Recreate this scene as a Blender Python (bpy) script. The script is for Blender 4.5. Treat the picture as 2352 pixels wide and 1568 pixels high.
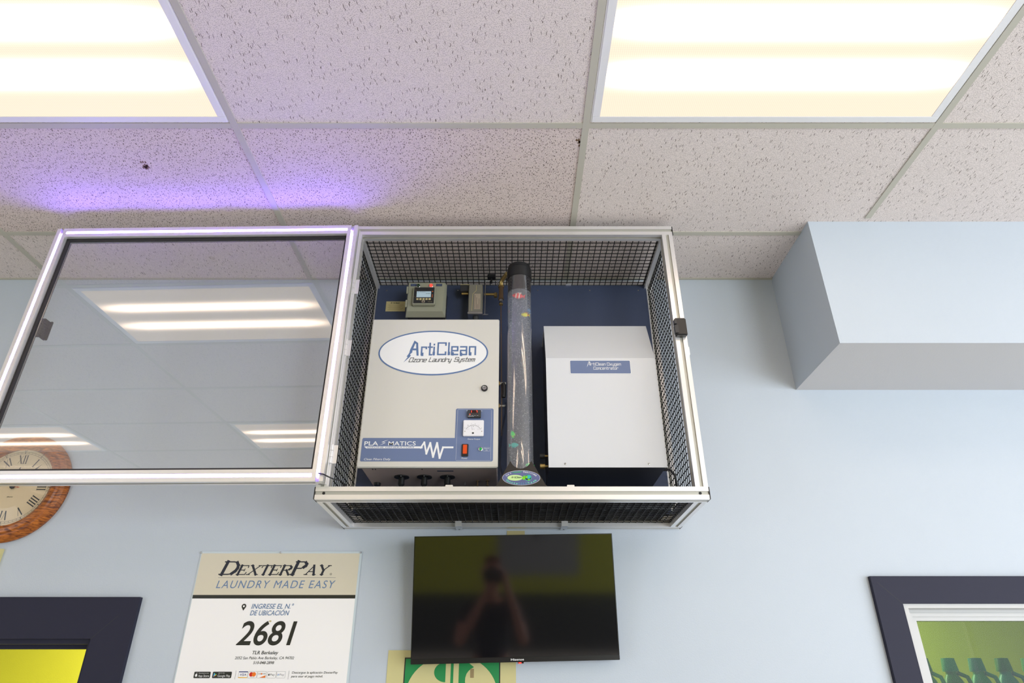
import bpy, math, random
from mathutils import Vector, Matrix
random.seed(7)
for o in list(bpy.data.objects): bpy.data.objects.remove(o)
SC = bpy.context.scene
COL = SC.collection
R = math.radians

# ------------------------------------------------------------ camera, world, daylight, exposure
WY, CEIL, CZ = 2.6304, 3.537, 1.8
cam = bpy.data.cameras.new('camera'); camo = bpy.data.objects.new('camera', cam); COL.objects.link(camo)
cam.lens = 23.126; cam.sensor_width = 36; cam.clip_start = 0.02
camo.location = (0, 0, CZ); camo.rotation_euler = (R(90 + 28.03), 0, 0)
SC.camera = camo
SC.view_settings.view_transform = 'Standard'; SC.view_settings.look = 'None'
SC.view_settings.exposure = 0.16; SC.view_settings.gamma = 1; SC.view_settings.use_curve_mapping = False
w = bpy.data.worlds.new('world'); SC.world = w; w.use_nodes = True
w.node_tree.nodes['Background'].inputs[0].default_value = (.75, .87, 1, 1)
w.node_tree.nodes['Background'].inputs[1].default_value = 1.0

def area(name, loc, size, rot, power, col):
    l = bpy.data.lights.new(name, 'AREA'); l.shape = 'RECTANGLE'; l.size, l.size_y = size
    l.energy = power; l.color = col
    o = bpy.data.objects.new(name, l); COL.objects.link(o); o.location = loc; o.rotation_euler = rot
    return o
DAY = (.86, .92, 1.0)
# daylight coming in through the street windows behind the camera and on the right
area('daylight_rear', (3.6, -4.62, 1.75), (2.1, 2.3), (R(90), 0, 0), 150, DAY)
area('fill_left', (-4.92, -2.3, 1.75), (2.6, 2.3), (R(90), 0, R(-90)), 45, DAY)  # added fill to lift the dim left side, no known window there
area('daylight_right', (4.92, -1.3, 1.75), (5.2, 2.3), (R(90), 0, R(90)), 168, DAY)
# lamp of the room beyond the wall
area('back_room_light', (0, 3.9, 2.72), (4.5, .5), (0, 0, 0), 170, (1, .95, .82))

# ------------------------------------------------------------ materials
def S(r, g, b):
    f = lambda c: (c/255/12.92 if c/255 <= .04045 else ((c/255+.055)/1.055)**2.4)
    return (f(r), f(g), f(b))
MATS = {}
def mat(name, col, rough=.5, metal=0, emit=0, bump=0, bscale=60, spec=.5, alpha=1, var=0, ecol=None, coat=0):
    if name in MATS: return MATS[name]
    m = bpy.data.materials.new(name); m.use_nodes = True; nt = m.node_tree; b = nt.nodes['Principled BSDF']
    b.inputs['Base Color'].default_value = (*col, 1); b.inputs['Roughness'].default_value = rough
    b.inputs['Metallic'].default_value = metal; b.inputs['Specular IOR Level'].default_value = spec
    if coat: b.inputs['Coat Weight'].default_value = coat; b.inputs['Coat Roughness'].default_value = .08
    if emit: b.inputs['Emission Color'].default_value = (*(ecol or col), 1); b.inputs['Emission Strength'].default_value = emit
    if alpha < 1: b.inputs['Alpha'].default_value = alpha
    if bump or var:
        tc = nt.nodes.new('ShaderNodeTexCoord'); n = nt.nodes.new('ShaderNodeTexNoise')
        n.inputs['Scale'].default_value = bscale; n.inputs['Detail'].default_value = 4
        nt.links.new(tc.outputs['Object'], n.inputs['Vector'])
        if bump:
            bp = nt.nodes.new('ShaderNodeBump'); bp.inputs['Strength'].default_value = bump; bp.inputs['Distance'].default_value = .002
            nt.links.new(n.outputs['Fac'], bp.inputs['Height']); nt.links.new(bp.outputs['Normal'], b.inputs['Normal'])
        if var:
            n2 = nt.nodes.new('ShaderNodeTexNoise'); n2.inputs['Scale'].default_value = 3
            nt.links.new(tc.outputs['Object'], n2.inputs['Vector'])
            mx = nt.nodes.new('ShaderNodeMix'); mx.data_type = 'RGBA'
            mx.inputs[6].default_value = (*[c*(1-var) for c in col], 1); mx.inputs[7].default_value = (*[min(1, c*(1+var)) for c in col], 1)
            nt.links.new(n2.outputs['Fac'], mx.inputs[0]); nt.links.new(mx.outputs[2], b.inputs['Base Color'])
    MATS[name] = m; return m

M = dict(
 wall=mat('blue_wall_paint', (.525, .58, .640), .55, bump=.25, bscale=220, var=.02),
 soff=mat('grey_soffit_paint', (.60, .59, .585), .7, bump=.2, bscale=200),
 lime=mat('yellow_green_wall_paint', S(206, 202, 52), .6, bump=.2, bscale=150),
 olive=mat('olive_wall_paint', S(168, 170, 40), .6), dark=mat('dark_lower_wall_paint', S(48, 50, 44), .6),
 floor=mat('pale_floor_tile', (.60, .56, .52), .35, var=.06),
 tbar=mat('painted_grid_metal', (.50, .48, .40), .5), white=mat('white_enamel', (.80, .80, .80), .4),
 navy=mat('navy_paint', S(38, 38, 56), .6, spec=.3, bump=.15, bscale=300), navyd=mat('navy_panel', S(58, 68, 94), .55, bump=.2, bscale=400),
 alu=mat('brushed_aluminium', (.86, .85, .85), .33, metal=.7), alug=mat('groove_aluminium', (.52, .51, .46), .5, metal=.5),
 black=mat('black_plastic', (.012, .012, .013), .4), wire=mat('black_coated_wire', (.008, .008, .009), .6, spec=.25),
 rubber=mat('black_rubber', (.02, .018, .022), .6),
 cream=mat('cream_powder_coat', S(210, 207, 198), .33, bump=.12, bscale=500), cwhite=mat('white_powder_coat', S(214, 216, 219), .22, bump=.15, bscale=700),
 blue=mat('blue_overlay_print', S(104, 120, 156), .4), blue2=mat('blue_ink', S(92, 118, 160), .45), wht=mat('white_print', (.85, .85, .84), .45),
 ink=mat('black_ink', (.018, .018, .02), .5), steel=mat('steel', (.55, .55, .55), .3, metal=1), brass=mat('brass', (.50, .36, .14), .38, metal=.9),
 bronze=mat('bronze', (.22, .14, .08), .45, metal=.7), grey=mat('grey_cast_housing', S(128, 124, 112), .5), grey2=mat('grey_green_plastic', S(152, 152, 132), .5, bump=.1, bscale=600),
 dgrey=mat('dark_grey_plastic', S(52, 52, 54), .5), dmetal=mat('dark_metal', S(58, 58, 64), .4, metal=.4),
 paper=mat('glossy_poster_sheet', (.93, .91, .90), .22), pcream=mat('poster_cream_print', S(214, 206, 186), .2), pbar=mat('poster_black_print', (.02, .02, .02), .3),
 pblue=mat('poster_blue_print', S(104, 130, 166), .3), pdark=mat('poster_dark_blue_print', S(34, 38, 54), .3), bd=mat('hairline_print', S(110, 106, 116), .4),
 orange=mat('orange_print', S(236, 120, 30), .4), red=mat('red_print', S(205, 40, 20), .4), yel=mat('yellow_print', S(240, 180, 20), .4), dblue=mat('card_blue_print', S(36, 52, 120), .4), sky=mat('sky_print', S(80, 170, 235), .4), grn=mat('green_print', S(60, 180, 90), .4),
 sgreen=mat('sign_green_print', S(20, 135, 70), .5), screm=mat('sign_cream_card', S(204, 196, 140), .55), tape=mat('brown_tape', S(150, 130, 90), .5),
 tvb=mat('black_gloss_bezel', (.010, .010, .010), .25), screen=mat('dark_glass_screen', (.005, .005, .006), .07, spec=1.0),
 redled=mat('red_lamp_lens', (.9, .03, .02), .2, emit=2.2), greenled=mat('green_lamp_lens', S(20, 150, 70), .2, emit=.25), dgreen=mat('unlit_green_lens', S(14, 50, 34), .2),
 rocker=mat('orange_rocker', S(190, 66, 14), .3, emit=.35), digit=mat('red_digits', (1, .06, .03), .3, emit=2.5), dgl=mat('dark_red_window', S(45, 6, 8), .2),
 lcd=mat('pale_lcd', S(170, 190, 200), .3, emit=.22), orl=mat('orange_pilot_light', S(230, 110, 40), .3, emit=.4),
 tray=mat('black_plastic_sheet', (.012, .012, .013), .25, bump=.6, bscale=25), smoke=mat('smoked_cap_base', S(30, 30, 34), .3), acryl=mat('smoked_acrylic', S(46, 41, 38), .25), tan=mat('tan_label', S(196, 182, 130), .5), card=mat('label_paper', S(176, 160, 140), .5),
 skin=mat('skin', S(190, 130, 105), .5), hair=mat('reddish_hair', S(120, 60, 30), .6), shirt=mat('black_shirt', (.02, .02, .022), .8), jeans=mat('dark_jeans', (.02, .03, .05), .8),
 frontw=mat('vinyl_window_white', (.56, .555, .54), .35), quilt=mat('grey_print', S(140, 140, 140), .6),
)
def nodes(name):
    m = bpy.data.materials.new(name); m.use_nodes = True; nt = m.node_tree; return m, nt, nt.nodes['Principled BSDF'], nt.links
def N(nt, t, **k):
    n = nt.nodes.new(t)
    for a, b in k.items(): setattr(n, a, b)
    return n
def MATH(nt, op, a, b=None, c=None, clamp=False):
    n = nt.nodes.new('ShaderNodeMath'); n.operation = op; n.use_clamp = clamp
    for i, v in enumerate((a, b, c)):
        if v is None: continue
        if isinstance(v, (int, float)): n.inputs[i].default_value = v
        else: nt.links.new(v, n.inputs[i])
    return n.outputs[0]
def tile_material(name, base, sx, sy, dens, wth, pins):
    m, nt, b, L = nodes(name)
    tc = N(nt, 'ShaderNodeTexCoord'); warp = N(nt, 'ShaderNodeTexNoise'); warp.inputs['Scale'].default_value = 45
    L.new(tc.outputs['Object'], warp.inputs['Vector'])
    vs = N(nt, 'ShaderNodeVectorMath', operation='SCALE'); vs.inputs['Scale'].default_value = .018; L.new(warp.outputs['Color'], vs.inputs[0])
    va = N(nt, 'ShaderNodeVectorMath', operation='ADD'); L.new(tc.outputs['Object'], va.inputs[0]); L.new(vs.outputs[0], va.inputs[1])
    mp = N(nt, 'ShaderNodeMapping'); mp.inputs['Scale'].default_value = (sx, sy, 1); L.new(va.outputs[0], mp.inputs['Vector'])
    v1 = N(nt, 'ShaderNodeTexVoronoi', voronoi_dimensions='2D'); v1.inputs['Scale'].default_value = 1; L.new(mp.outputs[0], v1.inputs['Vector'])
    sep = N(nt, 'ShaderNodeSeparateColor'); L.new(v1.outputs['Color'], sep.inputs[0])
    worm = MATH(nt, 'MULTIPLY', MATH(nt, 'LESS_THAN', v1.outputs['Distance'], wth), MATH(nt, 'GREATER_THAN', sep.outputs[0], 1-dens))
    v2 = N(nt, 'ShaderNodeTexVoronoi', voronoi_dimensions='2D'); v2.inputs['Scale'].default_value = pins; L.new(tc.outputs['Object'], v2.inputs['Vector'])
    sep2 = N(nt, 'ShaderNodeSeparateColor'); L.new(v2.outputs['Color'], sep2.inputs[0])
    pin = MATH(nt, 'MULTIPLY', MATH(nt, 'LESS_THAN', v2.outputs['Distance'], .27), MATH(nt, 'GREATER_THAN', sep2.outputs[0], .35))
    f = MATH(nt, 'MAXIMUM', MATH(nt, 'MULTIPLY', worm, .80), MATH(nt, 'MULTIPLY', pin, .50))
    mx = N(nt, 'ShaderNodeMix', data_type='RGBA'); mx.inputs[6].default_value = (*base, 1); mx.inputs[7].default_value = (.11, .085, .06, 1)
    L.new(f, mx.inputs[0]); L.new(mx.outputs[2], b.inputs['Base Color']); b.inputs['Roughness'].default_value = .9
    b.inputs['Specular IOR Level'].default_value = .1
    bp = N(nt, 'ShaderNodeBump', invert=True); bp.inputs['Strength'].default_value = .5; bp.inputs['Distance'].default_value = .002
    L.new(f, bp.inputs['Height']); L.new(bp.outputs[0], b.inputs['Normal'])
    return m
M['tileA'] = tile_material('fissured_ceiling_tile', (.76, .685, .645), 150, 22, .34, .155, 270)
M['tileB'] = tile_material('pitted_ceiling_tile', (.72, .62, .58), 150, 85, .48, .23, 250)
def diffuser_material():
    m, nt, b, L = nodes('lit_prismatic_diffuser')
    tc = N(nt, 'ShaderNodeTexCoord'); s = N(nt, 'ShaderNodeSeparateXYZ'); L.new(tc.outputs['Object'], s.inputs[0])
    def gauss(c, wd):
        d = MATH(nt, 'DIVIDE', MATH(nt, 'SUBTRACT', s.outputs[1], c), wd)
        return MATH(nt, 'EXPONENT', MATH(nt, 'MULTIPLY', MATH(nt, 'MULTIPLY', d, d), -1.0))
    g = MATH(nt, 'ADD', gauss(.092, .035), gauss(-.092, .035))
    ends = MATH(nt, 'MULTIPLY', MATH(nt, 'SUBTRACT', .60, MATH(nt, 'ABSOLUTE', s.outputs[0])), 6.0, clamp=True)
    pr = N(nt, 'ShaderNodeMapping'); pr.inputs['Rotation'].default_value = (0, 0, R(45)); pr.inputs['Scale'].default_value = (220, 220, 1)
    L.new(tc.outputs['Object'], pr.inputs['Vector']); ck = N(nt, 'ShaderNodeTexChecker'); ck.inputs['Scale'].default_value = 1; L.new(pr.outputs[0], ck.inputs[0])
    st = MATH(nt, 'ADD', MATH(nt, 'ADD', .90, MATH(nt, 'MULTIPLY', ck.outputs['Fac'], .10)), MATH(nt, 'MULTIPLY', MATH(nt, 'MULTIPLY', g, ends), 7.5))
    b.inputs['Base Color'].default_value = (.03, .03, .03, 1); b.inputs['Roughness'].default_value = .6; b.inputs['Specular IOR Level'].default_value = .1
    b.inputs['Emission Color'].default_value = (1.06, .835, .645, 1); L.new(st, b.inputs['Emission Strength'])
    return m
M['diff'] = diffuser_material()
def emitter(name, col, st):
    m, nt, b, L = nodes(name); e = N(nt, 'ShaderNodeEmission'); e.inputs[0].default_value = (*col, 1); e.inputs[1].default_value = st
    L.new(e.outputs[0], nt.nodes['Material Output'].inputs[0]); return m
M['led'] = emitter('violet_led_strip', (.22, .12, 1.0), 140)
def clear(name, col, ior, refl):
    m, nt, b, L = nodes(name); nt.nodes.remove(b)
    t = N(nt, 'ShaderNodeBsdfTransparent'); t.inputs[0].default_value = (*col, 1)
    g = N(nt, 'ShaderNodeBsdfGlossy'); g.inputs['Roughness'].default_value = .0; g.inputs[0].default_value = (refl, refl, refl, 1)
    f = N(nt, 'ShaderNodeFresnel'); f.inputs[0].default_value = ior
    geo = N(nt, 'ShaderNodeNewGeometry'); ff = MATH(nt, 'MULTIPLY', f.outputs[0], MATH(nt, 'SUBTRACT', 1.0, geo.outputs['Backfacing']))
    mx = N(nt, 'ShaderNodeMixShader'); L.new(ff, mx.inputs[0]); L.new(t.outputs[0], mx.inputs[1]); L.new(g.outputs[0], mx.inputs[2])
    L.new(mx.outputs[0], nt.nodes['Material Output'].inputs[0]); return m
M['pane'] = clear('door_glass', (.97, .98, .98), 2.6, 1)
M['winpane'] = clear('window_glass', (.50, .62, .46), 1.5, .45)
M['tubec'] = clear('clear_acrylic', (.95, .96, .97), 2.2, 1)
M['clockglass'] = clear('clock_glass', (.97, .97, .97), 1.35, .8)
M['hose'] = clear('clear_vinyl_hose', (.60, .62, .66), 1.6, 1)
m, nt, b, L = nodes('water'); b.inputs['Base Color'].default_value = (.95, .97, 1, 1); b.inputs['Transmission Weight'].default_value = 1
b.inputs['IOR'].default_value = 1.33; b.inputs['Roughness'].default_value = 0; M['water'] = m
tr = N(nt, 'ShaderNodeBsdfTransparent'); tr.inputs[0].default_value = (.93, .96, 1, 1); mx = N(nt, 'ShaderNodeMixShader'); mx.inputs[0].default_value = .5
L.new(tr.outputs[0], mx.inputs[1]); L.new(b.outputs[0], mx.inputs[2]); df = N(nt, 'ShaderNodeBsdfDiffuse'); df.inputs[0].default_value = (.8, .82, .85, 1); m2 = N(nt, 'ShaderNodeMixShader'); m2.inputs[0].default_value = .09
L.new(mx.outputs[0], m2.inputs[1]); L.new(df.outputs[0], m2.inputs[2]); L.new(m2.outputs[0], nt.nodes['Material Output'].inputs[0])
m, nt, b, L = nodes('oiled_oak'); tc = N(nt, 'ShaderNodeTexCoord'); mp = N(nt, 'ShaderNodeMapping'); mp.inputs['Scale'].default_value = (26, 26, 130); mp.inputs['Rotation'].default_value = (0, .5, 0)
L.new(tc.outputs['Object'], mp.inputs[0]); n1 = N(nt, 'ShaderNodeTexNoise'); n1.inputs['Scale'].default_value = 1; n1.inputs['Detail'].default_value = 5; n1.inputs['Distortion'].default_value = 1.2; L.new(mp.outputs[0], n1.inputs[0])
cr = N(nt, 'ShaderNodeValToRGB'); cr.color_ramp.elements[0].position = .35; cr.color_ramp.elements[0].color = (*S(98, 44, 8), 1); cr.color_ramp.elements[1].position = .62; cr.color_ramp.elements[1].color = (*S(188, 108, 34), 1)
L.new(n1.outputs['Fac'], cr.inputs[0]); L.new(cr.outputs[0], b.inputs['Base Color']); b.inputs['Roughness'].default_value = .32; M['oak'] = m
M['face'] = mat('cream_clock_face', S(226, 206, 166), .5)

# ------------------------------------------------------------ mesh builder
FONT = None
class MB:
    def __init__(s): s.v, s.f, s.mi, s.mats, s.sm = [], [], [], [], []
    def k(s, m):
        m = M[m] if isinstance(m, str) else m
        if m not in s.mats: s.mats.append(m)
        return s.mats.index(m)
    def add(s, vs, fs, m, smooth=False, T=None):
        o = len(s.v); i = s.k(m)
        s.v += [tuple(T @ Vector(p)) if T else tuple(p) for p in vs]
        for f in fs: s.f.append([o+a for a in f]); s.mi.append(i); s.sm.append(smooth)
        return s
    def box(s, x0, x1, y0, y1, z0, z1, m, T=None, bev=0):
        if bev:
            b = min(bev, abs(x1-x0)*.45, abs(y1-y0)*.45, abs(z1-z0)*.45)
            import bmesh
            bm = bmesh.new(); bmesh.ops.create_cube(bm, size=1)
            for v in bm.verts: v.co = Vector(((x0+x1)/2+v.co.x*(x1-x0), (y0+y1)/2+v.co.y*(y1-y0), (z0+z1)/2+v.co.z*(z1-z0)))
            bmesh.ops.bevel(bm, geom=bm.edges[:], offset=b, segments=2, affect='EDGES')
            bm.verts.index_update(); vs = [v.co[:] for v in bm.verts]; fs = [[v.index for v in f.verts] for f in bm.faces]; bm.free()
            return s.add(vs, fs, m, T=T)
        vs = [(x, y, z) for x in (x0, x1) for y in (y0, y1) for z in (z0, z1)]
        return s.add(vs, [(0, 1, 3, 2), (4, 6, 7, 5), (0, 4, 5, 1), (2, 3, 7, 6), (0, 2, 6, 4), (1, 5, 7, 3)], m, T=T)
    def plate(s, pts, y0, y1, m, T=None, side=None):            # outline in X-Z, extruded along Y
        n = len(pts); vs = [(x, y0, z) for x, z in pts]+[(x, y1, z) for x, z in pts]
        s.add(vs, [list(range(n)), list(range(2*n-1, n-1, -1))], m, T=T)
        return s.add(vs, [(i, i+n, (i+1) % n+n, (i+1) % n) for i in range(n)], side or m, T=T)
    def flat(s, pts, y, m, T=None): return s.add([(x, y, z) for x, z in pts], [list(range(len(pts)))], m, T=T)
    def rect(s, x0, x1, z0, z1, y, m, T=None): return s.flat([(x0, z0), (x1, z0), (x1, z1), (x0, z1)], y, m, T)
    def rrect(s, x0, x1, z0, z1, r, y, m, T=None): return s.flat(rr(x0, x1, z0, z1, r), y, m, T)
    def disc(s, cx, cz, rx, rz, y, m, n=40, T=None): return s.flat(ell(cx, cz, rx, rz, n), y, m, T)
    def ring(s, cx, cz, rx, rz, wd, y, m, n=56, T=None):
        a, b = ell(cx, cz, rx, rz, n), ell(cx, cz, rx-wd, rz-wd, n)
        return s.add([(x, y, z) for x, z in a+b], [(i, (i+1) % n, (i+1) % n+n, i+n) for i in range(n)], m, T=T)
    def extr(s, p0, p1, ax, h=.0215, m='alu', g='alug', d=.005):         # T-slot aluminium profile between two points along axis ax
        q = .0058
        sec = [(-h, -h), (-q, -h), (-q, -h+d), (q, -h+d), (q, -h), (h, -h), (h, -q), (h-d, -q), (h-d, q), (h, q), (h, h), (q, h), (q, h-d), (-q, h-d), (-q, h), (-h, h), (-h, q), (-h+d, q), (-h+d, -q), (-h, -q)]
        i, j = [a for a in (0, 1, 2) if a != ax]; vs = []
        for p in (p0, p1):
            for a, b in sec:
                c = list(p); c[i] += a; c[j] += b; vs.append(tuple(c))
        n = len(sec)
        for e in range(n): s.add([vs[e], vs[(e+1) % n], vs[(e+1) % n+n], vs[e+n]], [(0, 1, 2, 3)], g if e % 5 in (1, 2, 3) else m)
        s.add(vs, [list(range(n)), list(range(2*n-1, n-1, -1))], m); return s
    def tube(s, path, r, m, n=10, T=None, rs=None, smooth=True):
        P = [Vector(p) for p in path]; vs, fs = [], []; up = None
        for i, p in enumerate(P):
            t = (P[min(i+1, len(P)-1)]-P[max(i-1, 0)]).normalized()
            if up is None: up = Vector((0, 0, 1)) if abs(t.z) < .9 else Vector((1, 0, 0))
            a = t.cross(up).normalized(); up = a.cross(t).normalized(); rad = rs[i] if rs else r
            for j in range(n):
                th = 2*math.pi*j/n; vs.append(p+a*math.cos(th)*rad+up*math.sin(th)*rad)
        for i in range(len(P)-1):
            for j in range(n): fs.append((i*n+j, i*n+(j+1) % n, (i+1)*n+(j+1) % n, (i+1)*n+j))
        s.add(vs, fs, m, smooth, T); s.add(vs, [list(range(n))[::-1], list(range(len(vs)-n, len(vs)))], m, False, T); return s
    def lathe(s, prof, c, m, ax='z', n=40, smooth=True, T=None, mats=None):
        vs, fs = [], []
        for r, h in prof:
            for j in range(n):
                th = 2*math.pi*j/n; a, b = r*math.cos(th), r*math.sin(th)
                vs.append({'z': (c[0]+a, c[1]+b, c[2]+h), 'y': (c[0]+a, c[1]+h, c[2]+b), 'x': (c[0]+h, c[1]+a, c[2]+b)}[ax])
        for i in range(len(prof)-1):
            fl = [(i*n+j, i*n+(j+1) % n, (i+1)*n+(j+1) % n, (i+1)*n+j) for j in range(n)]
            s.add(vs[i*n:(i+2)*n], [tuple(a-i*n for a in f) for f in fl], mats[i] if mats else m, smooth, T)
        if prof[0][0] > 1e-6: s.add(vs[:n], [list(range(n))], mats[0] if mats else m, False, T)
        if prof[-1][0] > 1e-6: s.add(vs[-n:], [list(range(n))], mats[-1] if mats else m, False, T)
        return s
    def ball(s, c, r, m, T=None, n=14, sc=(1, 1, 1)):
        vs, fs = [], []; k = n//2
        for i in range(k+1):
            ph = math.pi*i/k
            for j in range(n):
                th = 2*math.pi*j/n; vs.append((c[0]+r*sc[0]*math.sin(ph)*math.cos(th), c[1]+r*sc[1]*math.sin(ph)*math.sin(th), c[2]+r*sc[2]*math.cos(ph)))
        for i in range(k):
            for j in range(n): fs.append((i*n+j, i*n+(j+1) % n, (i+1)*n+(j+1) % n, (i+1)*n+j))
        return s.add(vs, fs, m, True, T)
    def line(s, pts, wd, y, m, T=None, sh=0, o=(0, 0), sc=(1, 1)):  # flat stroke in X-Z
        for kk_, (a, b) in enumerate(zip(pts, pts[1:])):
            A = Vector((o[0]+a[0]*sc[0]+sh*a[1]*sc[1], o[1]+a[1]*sc[1])); B = Vector((o[0]+b[0]*sc[0]+sh*b[1]*sc[1], o[1]+b[1]*sc[1]))
            d = (B-A); d = d.normalized() if d.length > 1e-9 else Vector((1, 0)); n = Vector((-d.y, d.x))*wd/2; e = d*wd*.5
            q = [A-e-n, B+e-n, B+e+n, A-e+n]; s.lc = (getattr(s, 'lc', 0)+1) % 7; s.flat([(p.x, p.y) for p in q], y-4e-5*s.lc, m, T)
        return s
    def text(s, body, x0, x1, z, cap, y, m, sh=0, bold=0, T=None, spc=1, tr=None):
        bold *= .6
        c = bpy.data.curves.new('t', 'FONT'); c.body = body; c.resolution_u = 6 if cap > .02 else 3; c.offset = bold; c.shear = sh; c.space_character = spc; c.size = 1
        o = bpy.data.objects.new('t', c); COL.objects.link(o)
        me = bpy.data.meshes.new_from_object(o.evaluated_get(bpy.context.evaluated_depsgraph_get()))
        vs = [v.co.copy() for v in me.vertices]; fs = [list(p.vertices) for p in me.polygons]
        bpy.data.objects.remove(o); bpy.data.curves.remove(c); bpy.data.meshes.remove(me)
        if not vs: return s
        a, b = min(v.x for v in vs), max(v.x for v in vs); kx = (x1-x0)/(b-a); kz = cap/.682
        return s.add([(x0+(v.x-a)*kx, y, z+v.y*kz) for v in vs], fs, m, T=T)
    def build(s, name, parent=None, org=(0, 0, 0), loc=None, rot=None):
        me = bpy.data.meshes.new(name); og = Vector(org)
        me.from_pydata([tuple(Vector(p)-og) for p in s.v], [], s.f)
        for m in s.mats: me.materials.append(m)
        me.polygons.foreach_set('material_index', s.mi); me.polygons.foreach_set('use_smooth', s.sm); me.update()
        o = bpy.data.objects.new(name, me); COL.objects.link(o)
        if parent: o.parent = parent
        else: o.location = org
        if loc: o.location = loc
        if rot: o.rotation_euler = rot
        return o
def rr(x0, x1, z0, z1, r, n=5):
    pts = []
    for cx, cz, a0 in ((x1-r, z1-r, 0), (x0+r, z1-r, 90), (x0+r, z0+r, 180), (x1-r, z0+r, 270)):
        for i in range(n): a = R(a0+90*i/(n-1)); pts.append((cx+r*math.cos(a), cz+r*math.sin(a)))
    return pts
def ell(cx, cz, rx, rz, n=40, a0=0, a1=360):
    full = (a1-a0) == 360; return [(cx+rx*math.cos(R(a0+(a1-a0)*i/(n if full else n-1))), cz+rz*math.sin(R(a0+(a1-a0)*i/(n if full else n-1)))) for i in range(n)]
def tag(o, label=None, cat=None, group=None, kind=None):
    if label: o['label'] = label
    if cat: o['category'] = cat
    if group: o['group'] = group
    if kind: o['kind'] = kind
    return o
def thing(name, label, cat, loc, group=None, rot=(0, 0, 0)):
    o = bpy.data.objects.new(name, None); COL.objects.link(o); o.location = loc; o.rotation_euler = rot; o.empty_display_size = .05
    return tag(o, label, cat, group)
def copy_tree(o, parent=None):
    c = o.copy(); COL.objects.link(c); c.parent = parent
    for ch in o.children: copy_tree(ch, c)
    return c

# ------------------------------------------------------------ the room
def struct(o): return tag(o, kind='structure')
XA, Y0 = -.9624, 1.6648            # grid origin: one runner, one cross tee
DX, DY = 1.2192, .6096
b = MB(); D0, D1, DT = -2.34, -1.532, 1.974; W0, W1, WB, WT = 1.452, 2.45, .95, 2.092; YB = WY+.12
for x0, x1, z0, z1 in ((-5, D0, 0, CEIL), (D0, D1, DT, CEIL), (D1, W0, 0, CEIL), (W0, W1, WT, CEIL), (W0, W1, 0, WB), (W1, 5, 0, CEIL)):
    b.box(x0, x1, WY, YB, z0, z1, 'wall')
struct(b.build('wall_back'))
b = MB(); b.box(1.238, 5, 2.195, WY, 2.962, CEIL, 'wall')
b.add([(1.238, 2.195, 2.9615), (5, 2.195, 2.9615), (5, WY, 2.9615), (1.238, WY, 2.9615)], [(0, 1, 2, 3)], 'soff')
struct(b.build('wall_soffit'))
b = MB()
for y0, y1, z0, z1 in ((-4.7, -3.6, 0, CEIL), (-1.0, 4.7, 0, CEIL), (-3.6, -1.0, 0, .6), (-3.6, -1.0, 2.9, CEIL)): b.box(-5.1, -5, y0, y1, z0, z1, 'wall')
struct(b.build('wall_left'))
b = MB()
for y0, y1, z0, z1 in ((-4.7, -3.9, 0, CEIL), (1.3, 4.7, 0, CEIL), (-3.9, 1.3, 0, .6), (-3.9, 1.3, 2.9, CEIL)): b.box(5, 5.1, y0, y1, z0, z1, 'wall')
struct(b.build('wall_right'))
b = MB(); b.box(-5, 2.5, -4.8, -4.7, 0.78, CEIL, 'olive'); b.box(-5, 2.5, -4.8, -4.7, 0, 0.78, 'dark')
for x0, x1, z0, z1 in ((2.5, 5, 0, .6), (2.5, 5, 2.9, CEIL), (4.6, 5, .6, 2.9)): b.box(x0, x1, -4.8, -4.7, z0, z1, 'olive')
struct(b.build('wall_rear'))
struct(MB().box(-5, 5, -4.7, 4.7, -.1, 0, 'floor').build('floor'))
def frame_window(name, ax, fixed, a0, a1, z0, z1, n):
    f = MB(); w2 = .03
    def bar(p0, p1, q0, q1):
        if ax == 'x': f.box(p0, p1, fixed-.03, fixed+.03, q0, q1, 'frontw')
        else: f.box(fixed-.03, fixed+.03, p0, p1, q0, q1, 'frontw')
    bar(a0, a1, z0, z0+.06); bar(a0, a1, z1-.06, z1)
    for i in range(n+1):
        c = a0+w2+(a1-a0-2*w2)*i/n; bar(c-w2, c+w2, z0, z1)
    return struct(f.build(name))
frame_window('window_2', 'x', -4.74, 2.5, 4.6, .6, 2.9, 2); frame_window('added_window_left', 'y', -5.05, -3.6, -1.0, .6, 2.9, 2); frame_window('window_3', 'y', 5.05, -3.9, 1.3, .6, 2.9, 4)  # the left wall window is made up to go with the added fill
# ceiling tiles: two patterns laid in one ceiling
b = MB(); lights = []
for i in range(-4, 5):
    for j in range(-11, 2):
        x0, x1 = XA+DX*i, XA+DX*(i+1); y0, y1 = Y0+DY*j, Y0+DY*(j+1)
        if j == 1: y1 = WY
        x0, x1, y0 = max(x0, -5), min(x1, 5), max(y0, -4.7)
        if x1 <= x0 or y1 <= y0: continue
        if i in (-3, -1, 1, 3) and (j+1) % 3 == 0: lights.append(((XA+DX*(i+.5), Y0+DY*(j+.5)), (i, j)))
        pat = 'tileB' if (j == 0 and i in (-1, 0, -2)) else 'tileA'
        b.add([(x0, y0, CEIL), (x1, y0, CEIL), (x1, y1, CEIL), (x0, y1, CEIL)], [(0, 3, 2, 1)], pat)
b.box(-5, 5, -4.7, WY, CEIL+.001, CEIL+.05, 'white')
struct(b.build('ceiling'))
b = MB()
for i in range(-3, 5):
    x = XA+DX*i; ye = WY if x < 1.2 else 2.17
    b.box(x-.012, x+.012, -4.7, ye, CEIL-.0035, CEIL, 'tbar')
for j in range(-10, 2):
    y = Y0+DY*j; b.box(-5, 5 if j < 1 else 1.237, y-.0118, y+.0118, CEIL-.003, CEIL, 'tbar')
b.box(-5, 1.238, WY-.012, WY, CEIL-.004, CEIL, 'tbar')
struct(b.build('trim_1'))
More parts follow.
